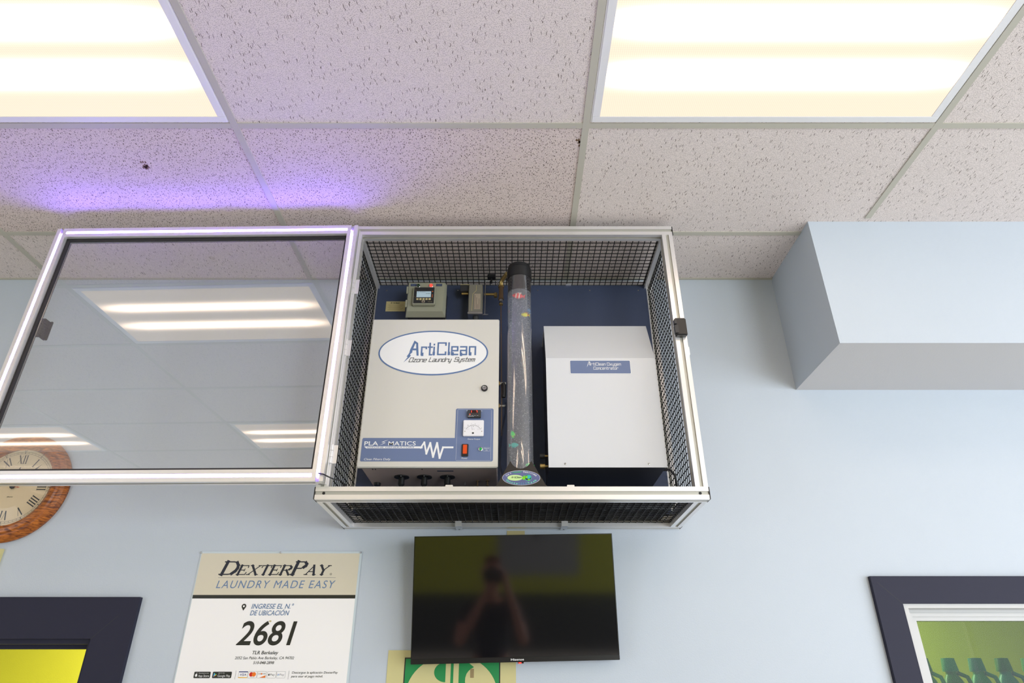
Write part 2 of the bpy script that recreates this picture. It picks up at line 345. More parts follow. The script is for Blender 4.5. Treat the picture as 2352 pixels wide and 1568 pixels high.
# torn tile corner and stain flakes beside the grid
b = MB()
for cx, cy, k in ((.243, 1.735, 1.0), (-1.37, 1.86, .8)):
    for q in range(16): 
        x, y = cx+random.gauss(0, .009*k), cy+random.gauss(0, .016*k)
        b.add([(x+.005*math.cos(a)*random.uniform(.5, 1.1), y+.007*math.sin(a)*random.uniform(.5, 1.1), CEIL-.0006) for a in (0, 1.1, 2.2, 3.2, 4.3, 5.3)], [(0, 1, 2, 3, 4, 5)], 'bronze')
struct(b.build('trim_2'))
# recessed light troffers
proto = thing('ceiling_light', '', 'ceiling light', (0, 0, CEIL))
b = MB(); hx, hy, fw = .592, .2885, .026
for x0, x1, y0, y1 in ((-hx, hx, -hy, -hy+fw), (-hx, hx, hy-fw, hy), (-hx, -hx+fw, -hy+fw, hy-fw), (hx-fw, hx, -hy+fw, hy-fw)): b.box(x0, x1, y0, y1, -.004, 0, 'white', bev=.001)
for sx in (-1, 1): b.box(sx*hx, sx*(hx+.004), -hy, hy, -.002, 0, 'white')
b.build('fixture_frame', proto)
MB().box(-hx+fw, hx-fw, -hy+fw, hy-fw, -.0025, -.0005, 'diff').build('diffuser', proto)
LL = {(-1, -1): 'lit rectangular ceiling panel cut off by the upper left corner of the photo', (1, -1): 'lit rectangular ceiling panel at the upper right, above the boxed soffit',
      (-1, -4): 'lit ceiling panel behind the camera, mirrored low at the right of the door glass', (-3, -4): 'lit ceiling panel behind the camera, mirrored over the wooden clock'}
first = True
for (x, y), key in lights:
    o = proto if first else copy_tree(proto); first = False
    o.location = (x, y, CEIL); o['group'] = 'ceiling light panels'
    if key in LL: o['label'] = LL[key]; 
    else: o['label'] = 'lit rectangular ceiling panel farther back in the room, out of view'
    if key in LL: o['group'] = 'ceiling light panels near the wall'

# ------------------------------------------------------------ doorway and window in the blue wall, the room beyond
def casing(b, x0, x1, zt, zb, wd, y0, y1, m):
    b.plate([(x0, zb), (x0, zt), (x1, zt), (x1, zb), (x1-wd, zb), (x1-wd, zt-wd), (x0+wd, zt-wd), (x0+wd, zb)], y0, y1, m)
def ringbox(b, x0, x1, z0, z1, wd, y0, y1, m):
    for a in ((x0, x1, z1-wd, z1), (x0, x1, z0, z0+wd), (x0, x0+wd, z0+wd, z1-wd), (x1-wd, x1, z0+wd, z1-wd)): b.box(a[0], a[1], y0, y1, a[2], a[3], m)
d1 = bpy.data.objects.new('door_1', None); COL.objects.link(d1); struct(d1)
b = MB(); casing(b, -2.48, -1.385, 2.112, 0, .142, WY-.02, WY-.0005, 'navy')
b.add([(-1.529, WY-.0204, 1.968), (-1.45, WY-.0204, 2.047), (-1.449, WY-.0204, 2.046), (-1.528, WY-.0204, 1.967)], [(0, 1, 2, 3)], 'ink'); b.build('door_casing', d1)
b = MB(); b.box(D0, D1, WY, YB, DT-.02, DT, 'navy'); b.box(D1-.012, D1, WY, YB, 0, DT-.02, 'navy'); b.box(D0, D0+.012, WY, YB, 0, DT-.02, 'navy'); b.box(D0+.012, D1-.012, WY+.05, WY+.085, DT-.034, DT-.02, 'navy'); b.build('door_jamb', d1)
w1 = bpy.data.objects.new('window_1', None); COL.objects.link(w1); struct(w1)
b = MB(); ringbox(b, 1.353, 2.55, .85, 2.186, .097, WY-.02, WY-.0005, 'navy')
b.add([(1.45, WY-.0204, 2.089), (1.375, WY-.0204, 2.164), (1.374, WY-.0204, 2.163), (1.449, WY-.0204, 2.088)], [(0, 1, 2, 3)], 'ink'); b.build('window_casing', w1)
b = MB(); ringbox(b, W0, W1, WB, WT, .018, WY-.012, WY+.09, 'frontw'); ringbox(b, W0+.018, W1-.018, WB+.018, WT-.018, .014, WY+.03, WY+.09, 'frontw')
ringbox(b, W0+.032, W1-.032, WB+.032, WT-.032, .012, WY+.022, WY+.07, 'frontw'); ringbox(b, W0+.044, W1-.044, WB+.044, WT-.044, .014, WY+.028, WY+.066, 'frontw'); b.build('window_frame', w1)
MB().box(W0+.055, W1-.055, WY+.044, WY+.048, WB+.055, WT-.055, 'winpane').build('window_pane', w1)
struct(MB().box(-5, 5, 4.6, 4.7, 0, CEIL, 'lime').build('wall_far'))
b = MB(); b.box(-5, 5, YB, 4.6, 2.75, 2.85, 'soff')
struct(b.build('ceiling_far'))
b = MB(); b.box(1.2, 2.8, YB, YB+.28, 1.60, 1.625, 'white'); b.box(1.3, 1.33, YB, YB+.22, 1.45, 1.60, 'white'); b.box(2.67, 2.7, YB, YB+.22, 1.45, 1.60, 'white')
tag(b.build('wall_shelf'), 'white shelf on brackets inside the far room, just under the detergent jugs', 'shelf')
jc = [S(20, 140, 90), S(40, 130, 60), S(0, 150, 120), S(0, 140, 150), S(20, 120, 60)]
JN = ['green detergent jug at the left end of the row behind the window', 'olive green detergent jug, second from the left behind the window', 'teal detergent jug in the middle of the row behind the window', 'blue-green detergent jug, second from the right behind the window', 'bright green detergent jug at the right end of the row behind the window']
for q, x in enumerate((1.615, 1.718, 1.825, 1.93, 2.035)):
    j = thing('detergent_jug', JN[q], 'jug', (x, YB+.13, 1.625), 'detergent jugs behind the window')
    mj = mat('jug_plastic_%d' % q, jc[q], .3); mc = mat('jug_cap_%d' % q, tuple(min(1, c*.85) for c in jc[(q+1) % 5]), .35)
    b = MB(); b.lathe([(.0, 0), (.043, 0), (.047, .01), (.047, .15), (.044, .185), (.032, .215), (.02, .235), (.02, .25)], (0, 0, 0), mj, n=24)
    b.rect(-.03, .03, .05, .13, -.0475, 'yel'); b.rect(-.02, .02, .165, .182, -.0475, 'orange'); b.build('bottle', j)
    MB().tube([(.02, -.01, .24), (.038, -.035, .225), (.048, -.04, .18), (.045, -.035, .14)], .008, mj, 8).build('handle', j)
    MB().lathe([(.028, .245), (.0285, .25), (.023, .292), (.0, .294)], (0, 0, 0), mc, n=20).build('cap', j)

# ------------------------------------------------------------ the cage
CX0, CX1, CY0, CY1, CZ0, CZ1 = -.656, .656, 2.170, 2.628, 2.363, 3.493; h = .0215
cage = thing('equipment_cage', 'aluminium framed wire mesh cage on the wall, its glass door swung open to the left', 'cage', (0, WY, CZ0)); CO = (0, WY, CZ0)
def part(b, name, par=cage, org=CO): return b.build(name, par, org)
for x, y in ((CX0+h, CY0+h), (CX1-h, CY0+h), (CX0+h, CY1-h), (CX1-h, CY1-h)): part(MB().extr((x, y, CZ0+2*h), (x, y, CZ1-2*h), 2), 'post')
for y in (CY0+h, CY1-h):
    for z in (CZ0+h, CZ1-h): part(MB().extr((CX0, y, z), (CX1, y, z), 0), 'rail')
for x in (CX0+h, CX1-h):
    for z in (CZ0+h, CZ1-h): part(MB().extr((x, CY0+2*h, z), (x, CY1-2*h, z), 1), 'side_rail')
for x, s in ((CX0, -1), (CX1, 1)):
    for y in (CY0+h, CY1-h):
        for z in (CZ0+h, CZ1-h): part(MB().box(min(x, x+s*.004), max(x, x+s*.004), y-h, y+h, z-h, z+h, 'black', bev=.0015), 'end_cap')
P = .0254; wr = .0018
def grid(a0, a1, b0, b1, place):
    b = MB(); 
    na, nb = int((a1-a0)/P), int((b1-b0)/P); oa, ob = (a1-a0-na*P)/2, (b1-b0-nb*P)/2
    for i in range(na+1): a = a0+oa+i*P; b.tube([place(a, b0, 0), place(a, b1, 0)], wr, 'wire', 6, smooth=False)
    for i in range(nb+1): c = b0+ob+i*P; b.tube([place(a0, c, 1), place(a1, c, 1)], wr, 'wire', 6, smooth=False)
    return b
iX0, iX1, iY0, iY1, iZ0, iZ1 = CX0+2*h-.008, CX1-2*h+.008, CY0+2*h-.008, CY1-2*h+.008, CZ0+2*h-.008, CZ1-2*h+.008
part(grid(iX0, iX1, iY0, iY1, lambda a, c, k: (a, c, CZ1-h+k*.0026)), 'mesh_panel')
part(grid(iX0, iX1, iY0, iY1, lambda a, c, k: (a, c, CZ0+h-.004+k*.0026)), 'mesh_panel')
part(grid(iY0, iY1, iZ0, iZ1, lambda a, c, k: (CX0+h+k*.0026, a, c)), 'mesh_panel')
part(grid(iY0, iY1, iZ0, iZ1, lambda a, c, k: (CX1-h-k*.0026, a, c)), 'mesh_panel')
b = MB(); nn = 40
for i in range(nn):
    xa, xb = -.575+1.15*i/nn, -.575+1.15*(i+1)/nn; za, zb = [2.3865+.0012*math.sin(k*1.7)+.0008*math.sin(k*4.1) for k in (i, i+1)]
    b.add([(xa, 2.222, za), (xb, 2.222, zb), (xb, 2.577, zb), (xa, 2.577, za), (xa, 2.222, za+.002), (xb, 2.222, zb+.002), (xb, 2.577, zb+.002), (xa, 2.577, za+.002)], [(0, 3, 2, 1), (4, 5, 6, 7), (0, 1, 5, 4), (2, 3, 7, 6)], 'tray', True)
part(b, 'drip_tray')
b = MB(); b.box(-.622, .622, 2.578, 2.584, CZ0+.046, 3.468, 'navyd')
for x, z in ((-.58, 3.44), (-.25, 3.44), (.12, 3.44), (.36, 3.44), (.585, 3.44)): b.lathe([(.003, -.0015), (.003, 0)], (x, 2.578, z), 'steel', 'y', 8)
part(b, 'back_panel')
def clip(x, y0, y1, z0, z1, hole=None, m='alu'):
    b = MB(); b.box(x-.0125, x+.0125, y0, y1, z0, z1, m, bev=.001)
    if hole: b.lathe([(.0035, -.0006), (.0035, 0)], (x, hole[0], hole[1]), 'black', hole[2], 10)
    part(b, 'mounting_clip')
for x in (-.206, .202):
    clip(x, CY0+2*h-.004, CY0+2*h+.022, CZ1-h-.006, CZ1-h-.004, (CY0+2*h+.009, CZ1-h-.006, 'z'))
    clip(x-.01, CY0+.004, CY0+.03, CZ1, CZ1+.004); clip(x-.005, CY0+.004, CY0+.02, CZ0+2*h, CZ0+2*h+.007)
    clip(x, CY1-2*h-.030, CY1+.001, CZ0-.003, CZ0-.0005, (CY1-.012, CZ0-.003, 'z')); clip(x, CY1-2*h-.034, CY1-2*h-.030, CZ0-.003, CZ0+.016)
clip(.262, CY1-2*h-.02, CY1-2*h-.002, CZ1-h-.006, CZ1-h-.003)
b = MB(); b.box(CX1, CX1+.004, CY0+.002, CY0+.02, 2.90, 2.935, 'white', bev=.001); part(b, 'mounting_clip')
for z in (3.20, 2.93, 2.52):
    b = MB(); [b.lathe([(.0058, k*.022), (.0058, k*.022+.021)], (-.6175, CY0-.006, z-.035), 'alu', 'z', 12) for k in range(3)]
    b.box(-.6155, -.598, CY0-.0015, CY0, z-.035, z+.03, 'alu'); part(b, 'hinge')
b = MB(); b.box(.612, .655, CY0-.022, CY0-.0002, 2.972, 3.046, 'black', bev=.004); b.box(.609, .622, CY0-.026, CY0-.008, 2.98, 3.012, 'dgrey'); b.box(.609, .618, CY0-.027, CY0-.012, 3.018, 3.036, 'dgrey'); part(b, 'door_catch')
b = MB(); b.lathe([(.005, -.0012), (.005, 0)], (-.628, CY0+.005, CZ0+h), 'black', 'y', 12); part(b, 'set_screw'); b = MB(); b.lathe([(.005, -.0012), (.005, 0)], (.628, CY0+.005, CZ0+h), 'black', 'y', 12); part(b, 'set_screw')
# the door, hinged on the left front post, standing open beside the cage
DW, DH = 1.228, 1.053
hinge = (-.622, 2.1265, 2.412)
b = MB(); hd = .0205
b.extr((-hd, hd, 0), (-hd, hd, DH), 2, hd, d=.0095); b.extr((-DW+hd, hd, 0), (-DW+hd, hd, DH), 2, hd, d=.0095)
b.extr((-DW+2*hd, hd, hd), (-2*hd, hd, hd), 0, hd, d=.0095); b.extr((-DW+2*hd, hd, DH-hd), (-2*hd, hd, DH-hd), 0, hd, d=.0095)
door = b.build('door'); door.parent = cage; door.location = Vector(hinge)-Vector(CO); door.rotation_euler = (0, 0, R(-1.1))
b = MB(); ringbox(b, -DW+2*hd, -2*hd, 2*hd, DH-2*hd, .011, .018, .034, 'rubber'); b.build('gasket', door)
MB().box(-DW+2*hd+.002, -2*hd-.002, .022, .026, 2*hd+.002, DH-2*hd-.002, 'pane').build('glass_pane', door)
path = []; r0 = .016
for cx, cz, a0 in ((-hd-r0, DH-hd-r0, 90), (-DW+hd+r0, DH-hd-r0, 180), (-DW+hd+r0, hd+r0, 270)):
    pass
pts = [(-hd, .02)]
pts += [(-hd, DH*k/8) for k in range(1, 8)]
pts += [(-hd-r0+r0*math.cos(R(a)), DH-hd-r0+r0*math.sin(R(a))) for a in range(0, 91, 15)]
pts += [(-DW*k/10, DH-hd+.0016*math.sin(k*1.9)) for k in range(1, 10)]
pts += [(-DW+hd+r0+r0*math.cos(R(a)), DH-hd-r0+r0*math.sin(R(a))) for a in range(90, 181, 15)]
pts += [(-DW+hd+.0016*math.sin(k*2.3), DH*(8-k)/8) for k in range(1, 8)]
pts += [(-DW+hd+r0+r0*math.cos(R(a)), hd+r0+r0*math.sin(R(a))) for a in range(180, 271, 15)]
pts += [(-DW+DW*k/10, hd+.0016*math.sin(k*2.1)) for k in range(1, 10)]+[(-hd-.004, hd)]
MB().tube([(x, .0036, z) for x, z in pts], .0023, 'led', 8).build('led_strip', door)
b = MB(); b.box(-1.183, -1.158, .027, .033, .567, .647, 'black', bev=.002); b.box(-1.164, -1.158, .030, .060, .567, .647, 'black', bev=.002); b.box(-1.158, -1.148, .052, .060, .567, .647, 'black', bev=.002); b.build('handle', door)
b = MB(); b.tube([(-.640, 2.122, 2.437), (-.62, 2.112, 2.431), (-.605, 2.115, 2.424), (-.590, 2.135, 2.421), (-.572, 2.16, 2.423), (-.566, 2.19, 2.418)], .0022, 'black', 8)
b.tube([(-.566, 2.19, 2.42), (-.572, 2.20, 2.405), (-.58, 2.21, 2.385)], .0065, 'black', 10)
tag(b.build('light_strip_cord', None, (-.59, 2.15, 2.39)), 'thin black cord from the glowing door strip into the lower left cage corner', 'cord')

# ------------------------------------------------------------ ozone generator
G = (-.305, 2.59, 2.512); gx0, gx1, gz0, gz1, gy = -.56, -.051, 2.512, 3.126, 2.30
gen = thing('ozone_generator', 'cream metal box with oval logo, dial gauge and blue control strip, inside the cage', 'ozone generator', G)
def gp(b, n, par=gen): return b.build(n, par, G)
mbott = mat('grey_brown_enamel', S(214, 194, 186), .5)
b = MB(); b.box(gx0+.012, gx1-.006, 2.318, 2.5775, gz0+.004, gz1-.006, mbott, bev=.003)
for x, y in ((-.51, 2.33), (-.50, 2.33), (-.33, 2.33)): b.box(x, x+.004, y, y+.012, gz0+.0035, gz0+.004, 'dgrey')
b.box(-.275, -.215, 2.352, 2.362, gz0+.0033, gz0+.004, 'navyd')
gp(b, 'housing')
b = MB(); b.box(gx0, gx1, gy, gy+.018, gz0, gz1, 'cream', bev=.003); gd = gp(b, 'front_door')
Y = gy-.0006
b = MB(); b.disc(-.309, 2.9745, .2155, .0985, Y, 'blue2', 64); b.disc(-.309, 2.9745, .2095, .0925, Y-.0004, 'wht', 64)
# bolt-shaped A
b.flat([(-.423, 2.931), (-.4075, 2.955), (-.412, 2.957), (-.403, 2.973), (-.401, 2.986), (-.386, 3.028), (-.3795, 3.023), (-.391, 2.985), (-.3915, 2.975), (-.400, 2.966), (-.396, 2.963), (-.400, 2.9545)], Y-.0008, 'blue2')
b.flat([(-.386, 3.028), (-.371, 3.017), (-.3655, 2.961), (-.3735, 2.961), (-.3765, 2.986), (-.3785, 3.013), (-.386, 3.0175)], Y-.00090, 'blue2')
b.flat([(-.392, 2.9925), (-.374, 2.9925), (-.3735, 2.9845), (-.394, 2.9845)], Y-.0010, 'blue2')
GL = {  # angular letters on a grid, x to the right, z up, cap height 6, small height 4
 'r': ([[(0, 0), (0, 4), (3, 4), (3, 3.3)]], 3), 't': ([[(1, 6), (1, 0), (2.2, 0)], [(0, 4), (2.4, 4)]], 2.4), 'i': ([[(0, 0), (0, 3.9)], [(0, 5.3), (0, 5.5)]], 0),
 'C': ([[(4, 4.9), (4, 6), (0, 6), (0, 0), (4, 0), (4, 1.2)]], 4), 'l': ([[(0, 6), (0, 0)]], 0), 'e': ([[(0, 2), (3, 2), (3, 4), (0, 4), (0, 0), (3, 0)]], 3),
 'a': ([[(0, 4), (3, 4), (3, 0), (0, 0), (0, 2.1), (3, 2.1)]], 3), 'n': ([[(0, 0), (0, 4), (3, 4), (3, 0)]], 3), 'O': ([[(0, 0), (0, 6), (4, 6), (4, 0), (0, 0)]], 4),
 'z': ([[(0, 4), (3, 4), (0, 0), (3, 0)]], 3), 'o': ([[(0, 0), (0, 4), (3, 4), (3, 0), (0, 0)]], 3), 'L': ([[(0, 6), (0, 0), (3.4, 0)]], 3.4), 'u': ([[(0, 4), (0, 0), (3, 0), (3, 4)]], 3),
 'd': ([[(3, 6), (3, 0), (0, 0), (0, 4), (3, 4)]], 3), 'y': ([[(0, 4), (0, 0), (3, 0)], [(3, 4), (3, -1.8), (1.4, -1.8)]], 3), 'S': ([[(4, 5), (4, 6), (0, 6), (0, 3.2), (4, 3.2), (4, 0), (0, 0), (0, .9)]], 4),
 's': ([[(3, 4), (0, 4), (0, 2), (3, 2), (3, 0), (0, 0)]], 3), 'm': ([[(0, 0), (0, 4), (4, 4), (4, 0)], [(2, 4), (2, 0)]], 4), 'x': ([[(0, 0), (3, 4)], [(0, 4), (3, 0)]], 3),
 'g': ([[(3, 0), (0, 0), (0, 4), (3, 4), (3, -1.8), (.5, -1.8)]], 3), 'c': ([[(3, 4), (0, 4), (0, 0), (3, 0)]], 3), 'A': ([[(0, 0), (1.2, 6), (2, 6), (3.4, 0)], [(.5, 2.3), (2.9, 2.3)]], 3.4), ' ': ([], 1.6)}
def glyphs(b, body, x0, x1, z, cap, wd, y, m, sh=0, gap=1.5):
    tot = sum(GL[c][1] for c in body)+gap*(len(body)-1); sx = (x1-x0)/tot; sz = cap/6; u = 0
    for c in body:
        for st in GL[c][0]: b.line([(p[0]+u, p[1]) for p in st], wd, y, m, None, sh, (x0, z), (sx, sz))
        u += GL[c][1]+gap
glyphs(b, 'rti', -.355, -.3065, 2.965, .050, .0062, Y-.0008, 'blue2', 0, 1.4)
glyphs(b, 'Clean', -.291, -.144, 2.966, .051, .0062, Y-.0008, 'blue2', 0, 1.6)
for x, z in ((-.3515, 2.972), (-.3068, 2.976), (-.2475, 2.976), (-.2325, 2.974), (-.1995, 2.972), (-.1635, 2.974)): b.rect(x-.0045, x+.0045, z-.0125, z+.002, Y-.0013, 'blue2')
glyphs(b, 'Ozone', -.402, -.337, 2.9335, .018, .0021, Y-.0009, 'ink', .35, 1.3)
glyphs(b, 'Laundry', -.324, -.240, 2.9345, .018, .0021, Y-.0009, 'ink', .35, 1.3)
glyphs(b, 'System', -.2255, -.148, 2.9355, .018, .0021, Y-.0009, 'ink', .35, 1.3)
gp(b, 'logo_decal', gd)
b = MB(); b.lathe([(.0125, 0), (.0125, -.006), (.0105, -.009), (.008, -.009), (.008, -.007), (0, -.007)], (-.105, gy, 2.821), 'black', 'y', 24, mats=['black']*3+['steel']*2); b.box(-.110, -.100, gy-.0078, gy-.007, 2.820, 2.822, 'ink'); gp(b, 'lock', gd)
b = MB(); Y = gy-.0006
b.flat([(-.549, 2.537), (-.546, 2.534), (-.073, 2.534), (-.069, 2.538), (-.069, 2.735), (-.073, 2.739), (-.206, 2.739), (-.210, 2.735), (-.210, 2.623), (-.546, 2.623), (-.549, 2.619)], Y, 'blue')
for (xa, xb, za, zb) in ((-.203, -.077, 2.537, 2.5375), (-.203, -.077, 2.7355, 2.736), (-.2035, -.203, 2.540, 2.733), (-.077, -.0765, 2.540, 2.733)): b.rect(xa, xb, za, zb, Y-.0004, 'wht')
b.text('PLA', -.540, -.489, 2.594, .0155, Y-.0005, 'wht', 0, .02); b.text('MATICS', -.452, -.352, 2.594, .0155, Y-.0005, 'wht', 0, .006)
b.flat([(-.484, 2.594), (-.462, 2.6045), (-.474, 2.6055), (-.453, 2.6165), (-.478, 2.607), (-.466, 2.6055), (-.484, 2.594)][:-1], Y-.0005, 'wht')
wv = [(-.540, 2.5905), (-.333, 2.5905), (-.320, 2.606), (-.311, 2.581), (-.303, 2.601), (-.293, 2.572), (-.281, 2.602), (-.270, 2.566), (-.262, 2.5905), (-.215, 2.5905), (-.215, 2.583), (-.252, 2.583)]
b.flat([(-.540, 2.5905), (-.326, 2.5905), (-.326, 2.583), (-.532, 2.583)], Y-.0004, 'wht')
b.line([(-.333, 2.585), (-.321, 2.606), (-.311, 2.563)], .006, Y-.0005, 'wht'); b.line([(-.311, 2.563), (-.299, 2.603), (-.286, 2.551), (-.274, 2.603), (-.262, 2.547), (-.2515, 2.5867), (-.217, 2.5867)], .0068, Y-.0005, 'wht')
b.text('OZONE GENERATORS', -.528, -.357, 2.5847, .0044, Y-.0007, 'blue', 0, .02)
b.text('Clean Filters Daily', -.535, -.439, 2.5385, .0075, Y-.0005, 'wht', .2)
b.text('Process Information', -.170, -.112, 2.7275, .0048, Y-.0005, 'wht'); b.text('Ozone Output', -.163, -.117, 2.616, .0052, Y-.0005, 'wht'); b.text('Power', -.182, -.161, 2.543, .0055, Y-.0005, 'wht')
b.rect(-.1035, -.0810, 2.5725, 2.5865, Y-.0005, 'wht'); b.rect(-.1031, -.0814, 2.5729, 2.5861, Y-.0006, 'blue'); b.text('Ozone', -.101, -.084, 2.5808, .0036, Y-.0007, 'wht'); b.text('On', -.096, -.089, 2.5745, .0036, Y-.0007, 'wht')
gp(b, 'control_overlay', gd)
b = MB(); b.box(-.166, -.116, gy-.014, gy-.0012, 2.699, 2.7285, 'dgrey', bev=.0015); b.rect(-.155, -.1275, 2.7165, 2.7262, gy-.0145, 'dgl')
b.line([(-.1512, 2.7180), (-.1510, 2.7248)], .0013, gy-.0148, 'digit'); b.line([(-.1325, 2.7248), (-.1300, 2.7248), (-.1300, 2.7182)], .0013, gy-.0148, 'digit')
for i, x in enumerate((-.1565, -.147, -.1375, -.128)):
    b.disc(x, 2.7105, .0017, .0017, gy-.0146, 'digit' if i == 0 else 'dgl', 12); b.rect(x-.003, x+.003, 2.7062, 2.7068, gy-.0145, 'wht')
b.text('OPERATION', -.163, -.141, 2.7010, .0022, gy-.0146, 'wht'); gp(b, 'timer_display', gd)
mface = mat('meter_face', (.82, .81, .83), .25)
b = MB(); b.box(-.180, -.104, gy-.012, gy-.0012, 2.627, 2.689, mface, bev=.002); yy = gy-.0124
arc = ell(-.1425, 2.630, .033, .038, 14, 38, 142); b.line(arc, .0006, yy, 'ink')
for i, a in enumerate(range(38, 143, 10)): c, s_ = math.cos(R(a)), math.sin(R(a)); b.line([(-.1425+.033*c, 2.630+.038*s_), (-.1425+(.036)*c, 2.630+.0415*s_)], .0005, yy, 'ink')
for i, a in enumerate((142, 121, 100, 80, 59, 38)): c, s_ = math.cos(R(a)), math.sin(R(a)); b.text(str(i), -.1435+.039*c, -.1420+.039*c, 2.6285+.0445*s_, .0028, yy, 'ink')
b.text('V', -.1445, -.141, 2.661, .0045, yy, 'ink'); b.line([(-.1500, 2.667), (-.1465, 2.650)], .0005, yy, 'bd'); b.rect(-.148, -.137, 2.6525, 2.6530, yy, 'bd'); b.rect(-.173, -.157, 2.6525, 2.6529, yy, 'bd'); b.rect(-.129, -.110, 2.6525, 2.6529, yy, 'bd')
b.disc(-.143, 2.6375, .0034, .0034, yy-.001, 'ink', 16); b.disc(-.173, 2.6445, .0016, .0016, yy, 'bronze', 10); b.disc(-.111, 2.6445, .0016, .0016, yy, 'bronze', 10)
gp(b, 'dial_gauge', gd)
b = MB(); b.box(-.183, -.159, gy-.006, gy-.0012, 2.5515, 2.5985, 'black', bev=.0015); b.box(-.1785, -.1635, gy-.0095, gy-.0055, 2.5605, 2.5945, 'rocker', bev=.001); gp(b, 'power_switch', gd)
b = MB(); b.lathe([(.0078, 0), (.0078, -.003), (.0055, -.004), (.0045, -.0065), (0, -.0075)], (-.1142, gy-.0011, 2.5795), 'white', 'y', 20, mats=['steel', 'steel', 'greenled', 'greenled']); gp(b, 'indicator_light', gd)
for x, r, dl in ((-.416, .0285, .5), (-.330, .0285, 1), (-.243, .0285, .8)):
    b = MB(); b.lathe([(r, 0), (r, -.003), (.011, -.004), (.012, -.030), (.006, -.040)], (x, 2.431, gz0+.004), 'black', 'z', 24)
    b.disc(x, 0, 0, 0, 0, 'black', 3) if False else None
    b.ball((x+.001, 2.408, gz0+.0005), .0022, 'steel', n=8); gp(b, 'fan_plug')
for x, y, r in ((-.132, 2.483, .006), (-.094, 2.480, .007)):
    b = MB(); b.lathe([(r, 0), (r, -.004), (.003, -.004), (.003, -.018), (r*.9, -.018), (r*.9, -.021), (0, -.022)], (x, y, gz0+.004), 'bronze', 'z', 16); gp(b, 'brass_fitting')
b = MB(); b.lathe([(.002, 0), (.003, -.012), (0, -.013)], (-.182, 2.50, gz0+.004), 'steel', 'z', 10); gp(b, 'drain_screw')
b = MB(); b.lathe([(.013, 0), (.013, -.01), (0, -.011)], (-.523, 2.515, gz0+.004), 'black', 'z', 20); gp(b, 'cable_gland')

# ------------------------------------------------------------ oxygen concentrator
Q = (.345, 2.59, 2.512); qx0, qx1 = .132, .558
con = thing('oxygen_concentrator', 'white metal box with sloping top and small blue name label, inside the cage', 'oxygen concentrator', Q)
def qp(b, n, par=con): return b.build(n, par, Q)
b = MB(); prof = [(2.30, 2.512), (2.30, 2.951), (2.392, 3.146), (2.575, 3.146), (2.575, 3.143), (2.395, 3.143), (2.3035, 2.950), (2.3035, 2.512)]; n = len(prof)
b.add([(qx0, y, z) for y, z in prof]+[(qx1, y, z) for y, z in prof], [list(range(n)), list(range(2*n-1, n-1, -1))]+[(i, (i+1) % n, (i+1) % n+n, i+n) for i in range(n)], 'cwhite'); cv = qp(b, 'cover')
for x in (.193, .494):
    b = MB(); b.lathe([(.0042, 0), (.0038, -.002), (0, -.0026)], (x, 2.30, 2.525), 'steel', 'y', 14); b.rect(x-.0025, x+.0025, 2.5247, 2.5253, 2.2972, 'ink'); qp(b, 'screw', cv)
b = MB(); b.rrect(.2245, .461, 2.8825, 2.9415, .004, 2.2994, 'wht'); b.rrect(.2265, .459, 2.8845, 2.9395, .003, 2.2990, 'blue'); y = 2.2986
b.flat([(.288, 2.910), (.2935, 2.917), (.2925, 2.9185), (.299, 2.9365), (.3045, 2.9335), (.3045, 2.918), (.302, 2.918), (.3015, 2.931), (.299, 2.9325), (.2945, 2.919), (.2955, 2.9178)], y, 'wht'); b.rect(.296, .303, 2.9235, 2.9247, y-.0001, 'wht')
glyphs(b, 'rtiClean', .3068, .3625, 2.9185, .0115, .0014, y, 'wht', 0, 1.5); glyphs(b, 'Oxygen', .370, .4225, 2.9185, .0115, .0014, y, 'wht', 0, 1.5); glyphs(b, 'Concentrator', .3165, .411, 2.901, .0115, .0014, y, 'wht', 0, 1.4)
qp(b, 'name_label', cv)
b = MB(); pr2 = [(2.304, 2.515), (2.304, 2.948), (2.396, 3.14), (2.575, 3.14), (2.575, 2.515)]; n = 5
b.add([(qx0+.003, y, z) for y, z in pr2]+[(qx1-.003, y, z) for y, z in pr2], [list(range(n)), list(range(2*n-1, n-1, -1))]+[(i, (i+1) % n, (i+1) % n+n, i+n) for i in range(n)], 'dmetal'); qp(b, 'chassis')
for z, m in ((2.569, 'black'), (2.504, 'brass')):
    b = MB(); z2 = max(z, 2.53)
    b.lathe([(.004, 0), (.004, -.012), (.0095, -.012), (.0095, -.03), (0, -.031)], (qx0+.001, 2.345, z2), 'black', 'x', 16, mats=['brass', 'brass', m, m]); qp(b, 'side_valve')
b = MB(); b.tube([(qx1-.004, 2.36, 2.525), (.582, 2.36, 2.522), (.598, 2.365, 2.505), (.604, 2.37, 2.47), (.606, 2.38, 2.43), (.604, 2.39, 2.394)], .0045, 'black', 10); b.tube([(qx1-.006, 2.36, 2.525), (.572, 2.36, 2.524)], .008, 'black', 10); qp(b, 'power_cord')

